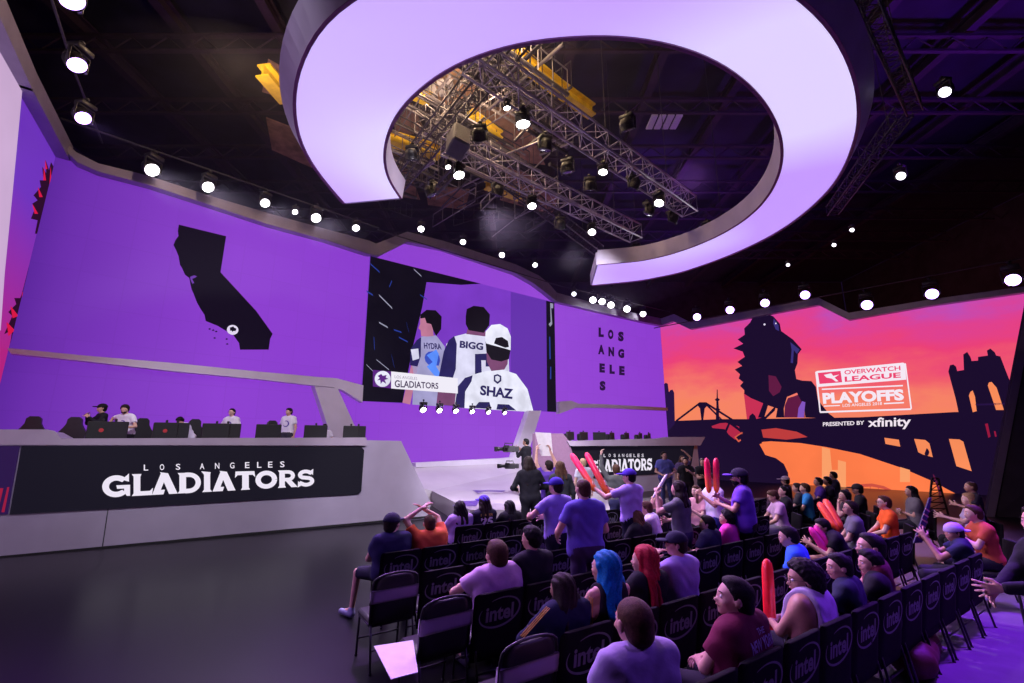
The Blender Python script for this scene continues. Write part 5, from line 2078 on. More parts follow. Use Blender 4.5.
# third row
pr('pink4', ('row', 497, 546, n4), 30, 'person in pale pink T-shirt with hands clasped before face', shirt=(.62, .42, .66), hair='short', hc='brown', skin='a', yaw=8, L=(-.02, .22, -.06, (1, .0, -.5)), Rr=(-.28, .22, -.08, (1, 0, -.6)), build=1.35, hs=1.22)
pr('blackT', ('row', 531, 528, n4), 34, 'dark-haired person in black T-shirt leaning forward, lower centre left', shirt=(.012, .012, .02), hair='messy', hc='black', skin='a', yaw=30, pitch=-4, build=1.1)
pr('redst', ('row', 707, 518, n4), 40, 'person in dark top with short black hair and red stick at left', shirt=(.03, .03, .07), hair='short', hc='black', skin='a', yaw=28, L=(.02, .26, -.16))
pr('pinkc', ('row', 727, 513, n4 + .1), 44, 'person in hot pink T-shirt with dark curly hair', shirt=(.75, .05, .42), hair='curly', hc='black', skin='b', yaw=28, pitch=6, hs=.95)
# fourth row
pr('br25', ('row', 636, 513, n3 + .1), 35, 'seated person with shoulder-length brown hair, centre', shirt=BLACK, hair='long', hc='brown', skin='a', yaw=20, lean=12)
pr('blond', ('row', 656, 497, n3 + .4), 40, 'person with pale blond hair and black shirt seen from behind', shirt=BLACK, hair='short', hc='blond', skin='a', yaw=25, build=1.1)
pr('wj', ('at', 645, 502, 1.22), 60, 'person in white jersey clapping beside the blond head', shirt=(.7, .68, .8), hair='short', hc='brown', skin='a', yaw=10, L='clap', Rr='clap', lean=15)
# fifth row
pr('capman', ('row', 392, 517, n2), 34, 'person in navy cap and dark shirt at left end of audience, leg out', shirt=(.03, .03, .09), hair='short', hc='dark', skin='a', yaw=-55, cap=(.015, .015, .04), shortpants=True, pants=(.02, .02, .04),
   legs={-1: ((-.09, .02, .55), (-.30, .40, .52), (-.36, .36, .09), (-.44, .52, .035)), 1: ((.09, .02, .55), (.12, .44, .50), (.12, .40, .09), (.14, .58, .035))}, build=1.25, hs=1.15)
pr('orange', ('row', 430, 517, n2), 34, 'person in orange shirt with both hands raised over shaved head', shirt=(.72, .13, .05), hair='buzz', hc='brown', skin='a', yaw=-10, L=(-.09, .10, .36, (1, .2, -.1)), Rr=(-.22, .20, .34, (1.2, .2, -.5)), curl=.2, build=1.25, hs=1.05)
# frontmost row
pr('curly', ('row', 460, 503, n1), 34, 'person with dark dreadlocks in lilac T-shirt, front row left end', shirt=LIL, hair='bob', hc='black', skin='c', yaw=-10)
pr('jersey', ('row', 484, 497, n1), 32, 'person in purple cap and dark jersey numbered 25 with gold name', shirt=(.02, .02, .04), hair='bob', hc='dark', skin='a', yaw=12, cap=(.10, .06, .55))
pr('hood', ('row', 509, 510, n1), 32, 'dark-haired person in black hooded top, front row', shirt=(.014, .014, .02), sleeve='l', hair='bob', hc='black', skin='a', yaw=10, lean=6)
# standing in the rows
pr('cap10', ('at', 556, 479, 1.70), 30, 'standing person in purple cap and lilac shirt, left of the tall polo wearer', seated=False, shirt=(.30, .24, .66), pants=(.015, .015, .03), hair='short', hc='dark', skin='a', yaw=25, cap=(.05, .03, .35),
   L=(.12, .28, -.22, (1, -.3, -.5)), Rr='cross', curl=.8)
pr('bald', ('at', 583, 480, 1.76), 20, 'tall standing person in blue-violet polo with close-cropped hair', seated=False, shirt=(.13, .10, .50), pants=(.05, .03, .09), hair='buzz', hc='brown', skin='a', yaw=12, build=1.12, L=(.05, .25, -.34), Rr=(-.03, .25, -.34), collar=(.13, .10, .50))
pr('cap12', ('at', 629, 470, 1.76), 30, 'standing person in purple cap waving red and orange inflatable sticks', seated=False, shirt=(.36, .28, .66), pants=(.012, .012, .03), hair='short', hc='black', skin='a', yaw=30, cap=(.07, .03, .42),
   L=(.22, .42, .02, (.3, -.2, -1)), Rr=(-.22, .46, -.02, (.4, 0, -1)), curl=1.1)
pr('gray15', ('at', 678, 482, 1.64), 45, 'standing person in grey T-shirt with dark hair raising a white stick', seated=False, shirt=(.13, .14, .15), pants=(.03, .03, .09), hair='bob', hc='dark', skin='a', yaw=10, L=(-.02, .30, .10, (.4, .2, -1)), Rr=(-.10, .26, -.28), curl=1.1)
pr('purp22', ('at', 739, 471, 1.76), 62, 'standing person in purple T-shirt and black cap with purple brim', seated=False, shirt=(.14, .05, .50), pants=(.015, .015, .03), hair='short', hc='black', skin='b', yaw=8, cap=(.02, .015, .04), extra={'brim': (.16, .06, .55)}, build=1.55, hs=1.15, beard=True,
   L=(-.05, .32, -.18), Rr=(-.2, .34, -.1))
pr('fan21', ('Y', 711, 474, 8.3), 100, 'fan in white and blue jersey holding up two orange sticks', seated=False, shirt=(.66, .66, .8), pants=(.03, .04, .2), hair='short', hc='dark', skin='b', yaw=10, L=(-.08, .30, -.06), Rr=(-.12, .30, -.04), curl=1.1)
# group by the stage
pr('long6', ('at', 528, 457, 1.90), 20, 'standing person with very long dark hair dressed in black by the stage', seated=False, shirt=(.012, .012, .018), sleeve='l', pants=BLACK, hair='long', hc='dark', skin='a', yaw=10, L=(.0, .2, -.3), Rr=(.0, .2, -.3), lean=8)
pr('cam7', ('Y', 526, 439, 15.4), 55, 'camera operator in black shirt shouldering a camera on stage', seated=False, footz=.5, shirt=BLACK, sleeve='l', pants=BLACK, hair='short', hc='black', skin='b', yaw=20, L=(-.06, .32, -.02, (.3, 0, -1)), Rr=(-.1, .28, -.05, (.3, 0, -1)))
pr('sign8', ('at', 549, 461, 1.80), 25, 'person in purple shirt holding a white paper sign overhead', seated=False, shirt=(.12, .05, .42), pants=BLACK, hair='short', hc='dark', skin='a', yaw=0, L=(.05, .14, .50, (1, .2, 0)), Rr=(-.05, .18, .50, (1, .2, 0)), curl=.9)
pr('br9', ('at', 560, 462, 1.79), 10, 'person with brown hair and dark jacket beside the sign holder', seated=False, shirt=(.03, .035, .04), sleeve='l', pants=BLACK, hair='bob', hc='brown', skin='a', L='side', Rr='side')
pr('w13', ('Y', 583, 459, 12.9), 20, 'person in white and blue top behind the red sticks', seated=False, shirt=(.6, .6, .75), pants=BLACK, hair='short', hc='blond', skin='p', L='side', Rr='side')
pr('arm14', ('at', 616, 465, 1.72), 0, 'person in grey camouflage jacket raising the left arm high', seated=False, shirt=(.10, .11, .11), sleeve='l', pants=(.04, .04, .12), hair='short', hc='brown', skin='p', L=(.12, .1, .5, (1, .2, 0)), Rr=(-.1, .25, -.2), curl=1.2)
pr('blue16', ('Y', 663.5, 452, 13.4), 172, 'person in blue T-shirt facing the camera beside right desk', seated=False, footz=.3, shirt=(.12, .14, .5), pants=(.06, .07, .2), hair='short', hc='dark', skin='a', L=(-.04, .2, -.34), Rr=(-.08, .2, -.36), yaw=25)
pr('arm17', ('Y', 682, 456, 14.4), 178, 'person with raised arm behind the black-shirted group', seated=False, footz=.3, shirt=(.12, .08, .2), pants=BLACK, hair='long', hc='brown', skin='b', L=(-.1, .15, .42, (1, .2, 0)), Rr='side')
pr('black18', ('Y', 685.5, 460, 12.9), 165, 'smiling person in black shirt standing beyond the grey T-shirt wearer', seated=False, footz=.3, shirt=BLACK, pants=(.03, .02, .03), hair='short', hc='black', skin='a', L=(-.1, .3, -.1), Rr='side', yaw=-20)
pr('black19', ('Y', 702.5, 462, 12.6), 168, 'fair-haired person in black shirt standing right in the stage group', seated=False, footz=.3, shirt=BLACK, pants=BLACK, hair='short', hc='grey', skin='a', L='cross', Rr='cross')
pr('clap20', ('at', 696, 486, 1.35), 120, 'pink-faced clapping person in pale top behind the covered chairs', shirt=(.6, .3, .4), hair='short', hc='brown', skin='p', L='clap', Rr='clap', curl=.2)
# right block
pr('down', ('at', 770, 491, 1.26), 78, 'person in lilac T-shirt and grey shorts bending over hands', shirt=(.55, .36, .55), pants=(.12, .12, .15), shortpants=True, hair='short', hc='brown', skin='a', yaw=0, pitch=-22, lean=10, L='knee', Rr='knee')
pr('dkface', ('at', 784, 487, 1.27), 68, 'dark-haired pale-faced person behind the one bending over hands', shirt=BLACK, hair='short', hc='black', skin='p', yaw=12, pitch=8)
pr('beige', ('at', 785, 477, 1.28), 60, 'person with pale lilac cap in the far right block', shirt=BLACK, hair='short', hc='dark', skin='a', cap=(.6, .5, .6))
pr('lean1', ('at', 797, 484, 1.26), 55, 'person in charcoal shirt seen from behind, far right block', shirt=(.04, .04, .05), hair='short', hc='dark', skin='a')
pr('blue2', ('at', 804.5, 484, 1.28), 60, 'person in turquoise blue shirt in the far right block', shirt=(.03, .25, .6), hair='short', hc='brown', skin='a', yaw=5)
pr('purp2', ('at', 818.5, 478, 1.30), 65, 'person in purple shirt looking left before the orange glow', shirt=(.12, .05, .42), hair='short', hc='dark', skin='a', yaw=10, pitch=8)
pr('dk3', ('at', 827, 477, 1.32), 65, 'dark-shirted person just right of the purple shirt', shirt=(.02, .018, .04), hair='short', hc='black', skin='b', yaw=0)
pr('dk4', ('Y', 833, 472, 14.2), 60, 'tall dark-clothed person at the rear against the orange glow', shirt=(.018, .016, .04), sleeve='l', hair='short', hc='black', skin='b', seated=True, build=1.1)
pr('dk38', ('at', 845, 491, 1.27), 72, 'dark-haired person with hand at mouth behind the glasses wearer', shirt=(.05, .04, .05), hair='short', hc='black', skin='a', yaw=5, pitch=6, L='chin')
pr('cap39', ('at', 857, 485, 1.28), 60, 'person in flat dark cap in the rear of right block', shirt=BLACK, sleeve='l', hair='short', hc='dark', skin='b', cap=(.03, .025, .03))
pr('gray37', ('at', 851, 502, 1.28), 60, 'person in glasses and grey T-shirt looking up to the left', shirt=(.14, .14, .19), hair='short', hc='dark', skin='a', yaw=14, pitch=8, glasses=True, build=1.1)
pr('orangeT', ('at', 884, 497, 1.28), 64, 'person in bright orange T-shirt and glasses on the right', shirt=(.9, .13, .02), hair='short', hc='brown', skin='p', yaw=10, pitch=4, glasses=True)
pr('gray43', ('at', 911, 487, 1.28), 62, 'person with long dark hair in a grey T-shirt, far right', shirt=(.16, .15, .17), hair='bob', hc='black', skin='a', yaw=10, pitch=6, build=1.3, L='cross', Rr='cross')
pr('dark44', ('at', 842, 497, 1.12), 70, 'crouching dark-clothed person left of the glasses wearer', shirt=(.06, .05, .05), hair='short', hc='dark', skin='a', yaw=5, lean=18, L='chin', Rr='chin')
pr('jersey48', ('at', 972, 506, 1.30), 68, 'person in orange and dark jersey with short fair hair, right edge', shirt=(.45, .08, .04), hair='short', hc='brown', skin='p', yaw=5, pitch=4, L='clap', Rr='clap', lean=8)
pr('blond49', ('at', 968, 494, 1.30), 65, 'person with messy fair hair behind the orange jersey', shirt=(.45, .36, .55), hair='bob', hc='fair', skin='p', yaw=0, L=(-.05, .45, -.10), Rr='lap')
pr('tall50', ('Y', 970, 482, 8.6), 50, 'tall person in black standing at the rear right', seated=False, shirt=(.03, .025, .04), sleeve='t', pants=BLACK, hair='buzz', hc='brown', skin='b', yaw=15, build=1.1, Rr=(.12, .12, -.30, (1, -.4, .2)), L=(.05, .3, -.15))
pr('edge51', ('Y', 1036, 508, 3.7), 78, 'person in black at the right picture edge holding out both hands', seated=False, shirt=(.012, .012, .018), sleeve='l', pants=BLACK, hair='short', hc='dark', skin='a', yaw=10, L=(-.06, .42, -.26, (.4, -.3, -.8)), Rr=(-.2, .42, -.30, (.4, -.3, -.8)), curl=.3)
# players on the left stage
ST = 1.45
pr('pl1', ('Y', 125, 405, 11.7), 178, 'player in white jersey with dark hair leaning sideways behind left desk', seated=False, footz=ST, shirt=(.75, .72, .85), pants=BLACK, hair='messy', hc='dark', skin='a', beard=True, yaw=20, pitch=-15, lean=14, L=(.02, .25, -.3), Rr=(.3, .0, -.25, (1, -.5, 0)))
pr('pl2', ('Y', 178, 416.5, 12.6), 150, 'player bending low behind a monitor at the left desk', seated=False, footz=ST, shirt=(.7, .68, .85), pants=BLACK, hair='short', hc='black', skin='a', pitch=-30, lean=34, L='cross', Rr='cross')
pr('pl3', ('Y', 232.5, 409, 14.0), 175, 'player in white jersey and glasses standing at middle of left desk', seated=False, footz=ST, shirt=(.75, .72, .85), pants=BLACK, hair='short', hc='black', skin='p', glasses=True, L='side', Rr=(.0, .2, -.35))
pr('pl4', ('Y', 289, 408.5, 15.2), 170, 'player in white jersey with short black hair near right end of left desk', seated=False, footz=ST, shirt=(.75, .72, .85), pants=(.05, .05, .07), hair='short', hc='black', skin='a', yaw=-20, pitch=-12, L='side', Rr='side')
pr('pl5', ('Y', 325, 424, 15.6), 190, 'player mostly hidden behind the last monitor of left desk', seated=False, footz=ST - .25, shirt=(.75, .72, .85), pants=BLACK, hair='short', hc='black', skin='a', lean=20)
pr('camop', ('Y', 103, 404.5, 12.2), 150, 'camera operator in black behind the players at far left', seated=False, footz=ST, shirt=BLACK, sleeve='l', pants=BLACK, hair='short', hc='black', skin='a', cap=(.01, .01, .012), L=(-.05, .3, -.05), Rr=(-.02, .25, -.02))

# prints and trims on clothes
m_prt = mat('pale violet print', (.36, .30, .5), rough=.7, noise=.05)
back_print(INFO['maroon'], 'NEW YORK', .33, .085, .37, m_prt, 'back_lettering', .03, .03)
back_print(INFO['maroon'], 'THE', .09, .045, .45, m_prt, 'back_lettering', .02, .04)
back_print(INFO['jersey'], '25', .24, .15, .33, mat('white print', (.8, .78, .85), rough=.6), 'jersey_number', .05)
back_print(INFO['jersey'], 'PLAYER', .24, .045, .445, mat('gold print', (.8, .6, .12), rough=.6), 'jersey_name', .03)
back_print(INFO['purp22'], 'I', .02, .03, .41, mat('white print', (.8, .78, .85)), 'neck_mark', .04)
m_gold = mat('gold piping', (.9, .5, .12), rough=.5)
inf = INFO['adidas']
for s in (-1, 1):
    S_, E_, T_, n_, c_ = inf['arms'][s]
    d = E_ - S_
    for o_ in (-.016, .0, .016):
        pts_ = [Vector(S_ + d * t + V3(s * .042, -.044 + o_ * 1.3, .040 + .012 * (1 - t))) for t in (-.12, .1, .35, .6, .85, 1.0)]
        MB().tube(pts_, .0035, 6).build('sleeve_stripe', m_gold, inf['shirt'], True)
for nm in ('pl1', 'pl3', 'pl4'):
    inf = INFO[nm]
    c_ = inf['up'](0, .14, .30)
    mb = MB()
    v2, f2 = [], []
    ribbon(arc(0, 0, .085, .085, 60, 330, 20), [.01 + .03 * math.sin(PI * i / 20) for i in range(21)], v2, f2)
    bv = BVHTree.FromPolygons([v.co.copy() for v in inf['shirt'].data.vertices], [tuple(p.vertices) for p in inf['shirt'].data.polygons])
    out = []
    for x, z_ in v2:
        p, q = inf['up'](x, .5, .29 + z_), inf['up'](x, 0, .29 + z_)
        hit = bv.ray_cast(Vector(p), Vector(q - p).normalized())
        out.append((hit[0] + Vector((0, .006, 0))) if hit[0] else Vector(inf['up'](x, .13, .29 + z_)))
    mb.add(out, f2).build('chest_emblem', mat('violet emblem', (.10, .06, .35), rough=.7), inf['shirt'])

# a seat for every seated person of the right block
for nm, i in list(INFO.items()):
    if not i['seated']:
        continue
    x, y = i['root'].location.x, i['root'].location.y
    if min(math.hypot(x - a, y - b_) for a, b_ in CHAIRS) > .36 and nm not in ('wj',):
        lab = 'black covered chair under the ' + i['root']['label'].replace('person', 'one').replace(' with ', ' with ')
        lab = ' '.join(lab.split()[:15])
        chair(x, y, i['root'].rotation_euler.z, lab, None)
        CHAIRS.append((x, y))


# ------------------------------------------------------------------ things held and things on the desks
def stick(a, d, L, r, m1, label, marks=True, group=None):
    d = Vector(d).normalized()
    a = Vector(a)
    M = Matrix.Translation(a) @ d.to_track_quat('Z', 'Y').to_matrix().to_4x4()
    prof = [(.004, -.02), (.35 * r, -.015), (.8 * r, .02), (r, .08), (r * 1.03, L * .5), (r, L - .08), (.8 * r, L - .02), (.35 * r, L + .01), (.004, L + .015)]
    o = MB().lathe(prof, 16, M).build('inflatable_stick', m1, None, True)
    tag(o, label, 'inflatable stick', group)
    if marks:
        mm = mat('pale stick print', (.85, .6, .7), rough=.4)
        mb = MB()
        for k in range(4):
            z_ = L * (.25 + .16 * k)
            vs, fs = [], []
            for j in range(5):
                an = -PI / 2 + (j - 2) * .3
                for zz in (0, .07):
                    vs.append(M @ Vector((r * 1.05 * math.cos(an), r * 1.05 * math.sin(an), z_ + zz)))
            fs = [(2 * j, 2 * j + 1, 2 * j + 3, 2 * j + 2) for j in range(4)]
            mb.add(vs, fs)
        mb.build('stick_print', mm, o)
    return o


def fade_mat(name, c0, c1, z0_, z1_, em=0):
    m = mat(name, c0, rough=.3, noise=.05)
    nt = m.node_tree
    b = nt.nodes['Principled BSDF']
    tc = nt.nodes.new('ShaderNodeTexCoord')
    sx = nt.nodes.new('ShaderNodeSeparateXYZ')
    nt.links.new(tc.outputs['Generated'], sx.inputs[0])
    cr = nt.nodes.new('ShaderNodeValToRGB')
    cr.color_ramp.elements[0].color = (*c0, 1)
    cr.color_ramp.elements[1].color = (*c1, 1)
    cr.color_ramp.elements[0].position = z0_
    cr.color_ramp.elements[1].position = z1_
    nt.links.new(sx.outputs['Z'], cr.inputs[0])
    nt.links.new(cr.outputs[0], b.inputs['Base Color'])
    b.inputs['Subsurface Weight'].default_value = .0
    return m


m_sr = fade_mat('red to orange vinyl', (.95, .22, .03), (.85, .02, .09), .1, .6)
m_sr2 = mat('red vinyl', (.85, .02, .03), rough=.3, noise=.1)
m_sp = mat('hot pink vinyl', (.85, .03, .35), rough=.3, noise=.12)


def hold(info, s, tip_px, depth_k, L, r, m, label, back=.12):
    """stick through a hand, its tip toward a given place in the room"""
    p = info['hand%d' % s]
    dist = (p - Vector((0, 0, H))).length
    rr = Vector(ray(*tip_px))
    q = Vector((0, 0, H)) + rr * ((p.y + depth_k) / rr.y)
    d = (q - p).normalized()
    return stick(p - d * back, d, L, r, m, label)


hold(INFO['cap12'], -1, (570, 452), .45, .80, .055, m_sr, 'red inflatable stick leaning left, held by purple cap wearer')
hold(INFO['cap12'], 1, (584, 449), .35, .80, .055, m_sr, 'red inflatable stick held upright-left by purple cap wearer, right of its twin')
stick(at_Y(709, 492, 8.0), at_Y(706.5, 458, 8.0) - at_Y(709, 492, 8.0), .54, .048, m_sr, 'orange inflatable stick held upright by jersey fan, left of the pair')
stick(at_Y(716.5, 492, 7.95), at_Y(716, 457, 7.95) - at_Y(716.5, 492, 7.95), .54, .048, m_sr, 'orange inflatable stick held upright by jersey fan, right of the pair')
hold(INFO['redst'], -1, (688, 510), .1, .60, .05, m_sr2, 'red inflatable stick beside the short black-haired head')
hold(INFO['gray15'], -1, (667, 474), .1, .42, .022, mat('white foam', (.8, .8, .85), rough=.5), 'thin white stick held up by the grey T-shirt wearer')
hold(INFO['tank'], -1, (767, 562), .1, .62, .05, m_sr2, 'red inflatable stick leaning before the tank top wearer')
for k, (a, b_) in enumerate((((815, 535), (833, 562)), ((820, 533), (839, 560)))):
    P, Q = at_Y(*a, INFO['pinkst']['hand1'].y - .1), at_Y(*b_, INFO['pinkst']['hand1'].y - .25)
    stick(Q, P - Q, (P - Q).length + .1, .05, m_sp, 'hot pink inflatable stick of the leaning person, %s of the pair' % ('left' if k == 0 else 'right'))
for k, (a, b_) in enumerate((((819, 503), (838, 531)), ((825, 500), (841, 528)))):
    P, Q = at_Y(*a, 7.4), at_Y(*b_, 7.1)
    stick(Q, P - Q, (P - Q).length, .055, mat('orange red vinyl', (.9, .10, .03), rough=.3), 'orange inflatable stick left of the glasses wearer, %s of the pair' % ('left' if k == 0 else 'right'))
# dark printed banner stick held up by the trucker-cap wearer
p = INFO['trucker']['hand-1']
mb = MB()
P0_, P1_ = at_Y(917, 543, p.y + .05), at_Y(930, 498, p.y + .25)
w0 = Vector((.09, .02, 0))
mb.prism([P0_ - w0 * .6, P0_ + w0, P1_ + w0 * .35, P1_ - w0 * .1], [v + Vector((.01, .03, 0)) for v in (P0_ - w0 * .6, P0_ + w0, P1_ + w0 * .35, P1_ - w0 * .1)])
o = mb.build('folded_banner', mat('dark blue banner cloth', (.012, .010, .045), rough=.7, noise=.2, scale=20))
tag(o, 'dark folded banner held up in front of the trucker cap wearer', 'banner')
mb = MB()
for k in range(6):
    t = .12 + k * .12
    c_ = P0_.lerp(P1_, t) + w0 * .1
    mb.box(c_ + Vector((0, -.012, 0)), (.07, .006, .018), Matrix.Rotation(R(35), 3, 'Y'))
mb.build('banner_mark', mat('salmon print', (.5, .2, .22), rough=.6), o)
# white sign
i8 = INFO['sign8']
a, b_ = i8['hand-1'], i8['hand1']
yy = (a.y + b_.y) / 2 + .06
Q = [at_Y(*q, yy) for q in ((535, 432), (551, 433), (553, 456), (541, 456))]
mb = MB()
n_ = 6
vs, fs = [], []
for j in range(n_ + 1):
    for i in range(n_ + 1):
        u_, v_ = i / n_, j / n_
        p = Q[3].lerp(Q[2], u_).lerp(Q[0].lerp(Q[1], u_), v_)
        vs.append(p + Vector((0, .03 * math.sin(PI * u_), 0)))
for j in range(n_):
    for i in range(n_):
        a_ = j * (n_ + 1) + i
        fs.append((a_, a_ + 1, a_ + n_ + 2, a_ + n_ + 1))
nv = len(vs)
vs += [v + Vector((0, .004, 0)) for v in vs]
fs += [tuple(nv + i for i in reversed(f)) for f in fs]
o = MB().add(vs, fs).build('paper_sign', mat('white card', (.85, .83, .86), rough=.7))
tag(o, 'blank white card held overhead by the person in purple', 'sign')
# sheet lying over an empty seat at lower left
Qs = [at_z(374, 645, .475), at_z(414, 640, .50), at_z(416, 668, .48), at_z(392, 678, .47)]
Qs = [at_z(*q, .478) for q in ((374, 646), (413, 640), (418, 672), (391, 679))]
o = MB().prism(Qs, [q - Vector((0, 0, .006)) for q in Qs]).build('paper_sheet', mat('lilac paper', (.75, .66, .85), rough=.6))
tag(o, 'large pale sheet lying on an empty seat at lower left', 'paper')


def camera_rig(loc, rz, label, s=1.0):
    root = empty('broadcast_camera', loc, rz)
    tag(root, label, 'video camera')
    root.scale = (s, s, s)
    mg = mat('camera grey shell', (.06, .06, .07), rough=.4)
    MB().box((0, 0, 0), (.14, .40, .20), bev=.03).box((0, -.26, .0), (.11, .14, .17), bev=.02).build('camera_body', mg, root)
    MB().lathe([(.055, .19), (.055, .30), (.07, .32), (.07, .42), (.05, .42)], 16, Matrix.Rotation(R(-90), 4, 'X')).build('camera_lens', m_blk, root, True)
    MB().box((0, .43, 0), (.19, .08, .15), bev=.01).build('lens_hood', m_blk, root)
    MB().tube([(0, .14, .1), (0, .14, .18), (0, -.12, .18), (0, -.12, .1)], .015, 8).build('handle', m_blk, root, True)
    MB().box((-.12, .1, .08), (.1, .16, .08), bev=.01).build('viewfinder', m_blk, root)
    return root


camera_rig(at_Y(509, 449, 15.0), R(100), 'shouldered video camera of the operator standing on stage')
camera_rig(at_Y(510, 466, 13.0), R(95), 'small dark video camera below the shouldered one', .75)
camera_rig(at_Y(90, 409.5, 13.0), R(110), 'broadcast camera aimed over the left desk', 1.25)


def monitor(pl, a, z, rz, label, w=.56, red=False):
    p = pl.at(a, z, -.45)
    root = empty('monitor', p, rz)
    tag(root, label, 'monitor')
    MB().box((0, 0, .27), (w, .045, .40), bev=.015).build('screen_housing', m_blk, root)
    MB().tube([(0, .03, 0), (0, .04, .25)], .025, 8).build('stand', m_blk, root)
    MB().box((0, .03, .01), (.26, .2, .02), bev=.005).build('foot', m_blk, root)
    MB().box((0, .02, .50), (.05, .05, .06), bev=.01).build('webcam', m_blk, root)
    if red:
        MB().lathe([(.045, 0), (.045, .006), (.01, .007)], 12, Matrix.Translation((0, -.023, .27)) @ Matrix.Rotation(R(90), 4, 'X')).build('maker_badge', mat('dull red badge', (.4, .02, .03)), root)
    return root


angD = math.atan2(DP.d.y, DP.d.x)
for x, lab, rd in ((77, 'monitor before the broadcast camera, left desk', True), (91, 'monitor right of the camera, beside leaning player', False), (146, 'monitor left of the bending player, left desk', True), (158, 'monitor in front of the bending player', False), (200, 'monitor left of the middle player', False), (212, 'monitor close beside the middle player', False), (256, 'monitor right of the middle player', False), (306, 'monitor right of the short-haired player', False), (343, 'monitor pair end, left of the desk corner', False), (351, 'last monitor at the right corner of left desk', False)):
    a_ = DP.hit(x, 436)[0]
    monitor(DP, a_ + .3, 2.2, angD + random.uniform(-.15, .15), lab, (.5 if x < 170 else .6) if x < 330 else .42, rd)


def gaming_chair(p, rz, label):
    root = empty('gaming_chair', p, rz)
    tag(root, label, 'chair')
    f = MB()
    prof = [(-.20, .0), (-.25, .25), (-.28, .5), (-.20, .62), (-.15, .72), (-.14, .84), (-.08, .90), (.08, .90), (.14, .84), (.15, .72), (.20, .62), (.28, .5), (.25, .25), (.20, .0)]
    f.prism([Vector((x, -.05, z_ + .5)) for x, z_ in prof], [Vector((x, .07, z_ + .5)) for x, z_ in prof])
    f.build('backrest', m_vinyl, root)
    MB().box((0, .28, .46), (.52, .5, .12), bev=.05).build('seat', m_vinyl, root)
    MB().tube([(0, .25, .1), (0, .25, .42)], .03, 8).build('column', m_blk, root)
    mb = MB()
    for k in range(5):
        an = 2 * PI * k / 5
        mb.tube([(0, .25, .1), (.3 * math.cos(an), .25 + .3 * math.sin(an), .05)], .02, 6)
        mb.lathe([(.03, 0), (.03, .05)], 8, Matrix.Translation((.3 * math.cos(an), .25 + .3 * math.sin(an), 0)))
    mb.build('wheel_base', m_blk, root)
    MB().box((0, -.055, 1.2), (.12, .01, .04)).build('headrest_print', mat('pale print', (.5, .5, .55)), root)
    return root


for x, y, lab in ((76, 418, 'black gaming chair back left of the first monitor'), (35, 417, 'dark chair back at far left behind the raised desk end'), (143, 420, 'black gaming chair right of the leaning player'), (195, 423, 'black gaming chair with a pale headrest print, left of middle player'), (272, 425, 'black gaming chair left of the short-haired player')):
    P = at_Y(x, y, DP.at(DP.hit(x, 436)[0], 0).y + 2.1)
    P.z = ST
    gaming_chair(P, math.atan2(DP.d.y, DP.d.x) + PI + random.uniform(-.3, .3), lab)
for i, (x, w) in enumerate(((571, .5), (585, .6), (601, .6), (614, .6), (629, .5), (643, .5), (652, .3))):
    a_, _ = RD.hit(x, 440)
    p = RD.at(a_ + .35, 2.2, -.4)
    root = empty('monitor', p, math.atan2(RD.d.y, RD.d.x) + random.uniform(-.5, .5))
    tag(root, 'dark monitor on the right desk, %s from the left' % ORD[i], 'monitor', 'monitors on the right desk')
    MB().box((0, 0, .27), (w, .05, .34), bev=.015).box((.1, .2, .22), (w * .8, .2, .3), bev=.05).build('screen_housing', m_blk, root)
    MB().tube([(0, .03, 0), (0, .04, .25)], .03, 8).build('stand', m_blk, root)
    MB().box((0, .02, .47), (.06, .05, .05), bev=.01).build('webcam', m_blk, root)
# cargo bag on the aisle floor at the lower right, and a bright shoe
bg = empty('duffel_bag', at_z(925, 668, 0), R(35))
bg.scale = (1.25, 1.1, .95)
tag(bg, 'dark brown bag on the floor under the nearest chairs at right', 'bag')
f = Field()
f.cone(V3(-.25, 0, .16), V3(.3, .1, .15), .17, .15, .05)
v, q = f.mesh(.02, lambda G: .01 * np.sin(G[..., 0] * 30) * np.sin(G[..., 1] * 25), [(V3(0, 0, .0), V3(0, 0, -1))])
link('bag_body', np_mesh('bag', [(v, q, 0)]), mat('brown leather', (.09, .02, .012), rough=.6, bump=.2), bg)
MB().tube([(-.1, 0, .31), (-.05, .02, .42), (.15, .05, .42), (.2, .06, .30)], .012, 6).build('handle', m_blk, bg, True)
# small red glowing gadget behind the outstretched hands
o = MB().box(at_z(1014, 578, .95) if False else at_Y(1014, 572, 4.6), (.13, .06, .025), bev=.01).build('indicator_lamp', mat('red lamp', None, emit=(1, .05, .08), estr=3))
tag(o, 'small glowing red lamp at the right picture edge', 'lamp')
st = MB()
lp_ = at_Y(1014, 572, 4.6)
st.tube([(lp_.x, lp_.y, 0), (lp_.x, lp_.y, lp_.z - .012)], .012, 8).lathe([(.12, 0), (.12, .02)], 14, Matrix.Translation((lp_.x, lp_.y, 0)))
st.build('lamp_pole', m_blk, o)

# ------------------------------------------------------------------ light of the hall
w = bpy.data.worlds.new('hall air')
SC.world = w
w.use_nodes = True
w.node_tree.nodes['Background'].inputs[0].default_value = (.02, .008, .05, 1)
w.node_tree.nodes['Background'].inputs[1].default_value = .3


def spot(name, loc, tgt, e, size, col, soft=.3, blend=.6):
    ld = bpy.data.lights.new(name, 'SPOT')
    ld.energy = e
    ld.spot_size = R(size)
    ld.spot_blend = blend
    ld.color = col
    ld.shadow_soft_size = soft
    o = bpy.data.objects.new(name, ld)
    COL.objects.link(o)
    o.location = loc
    o.rotation_euler = (Vector(tgt) - Vector(loc)).to_track_quat('-Z', 'Y').to_euler()
    return o


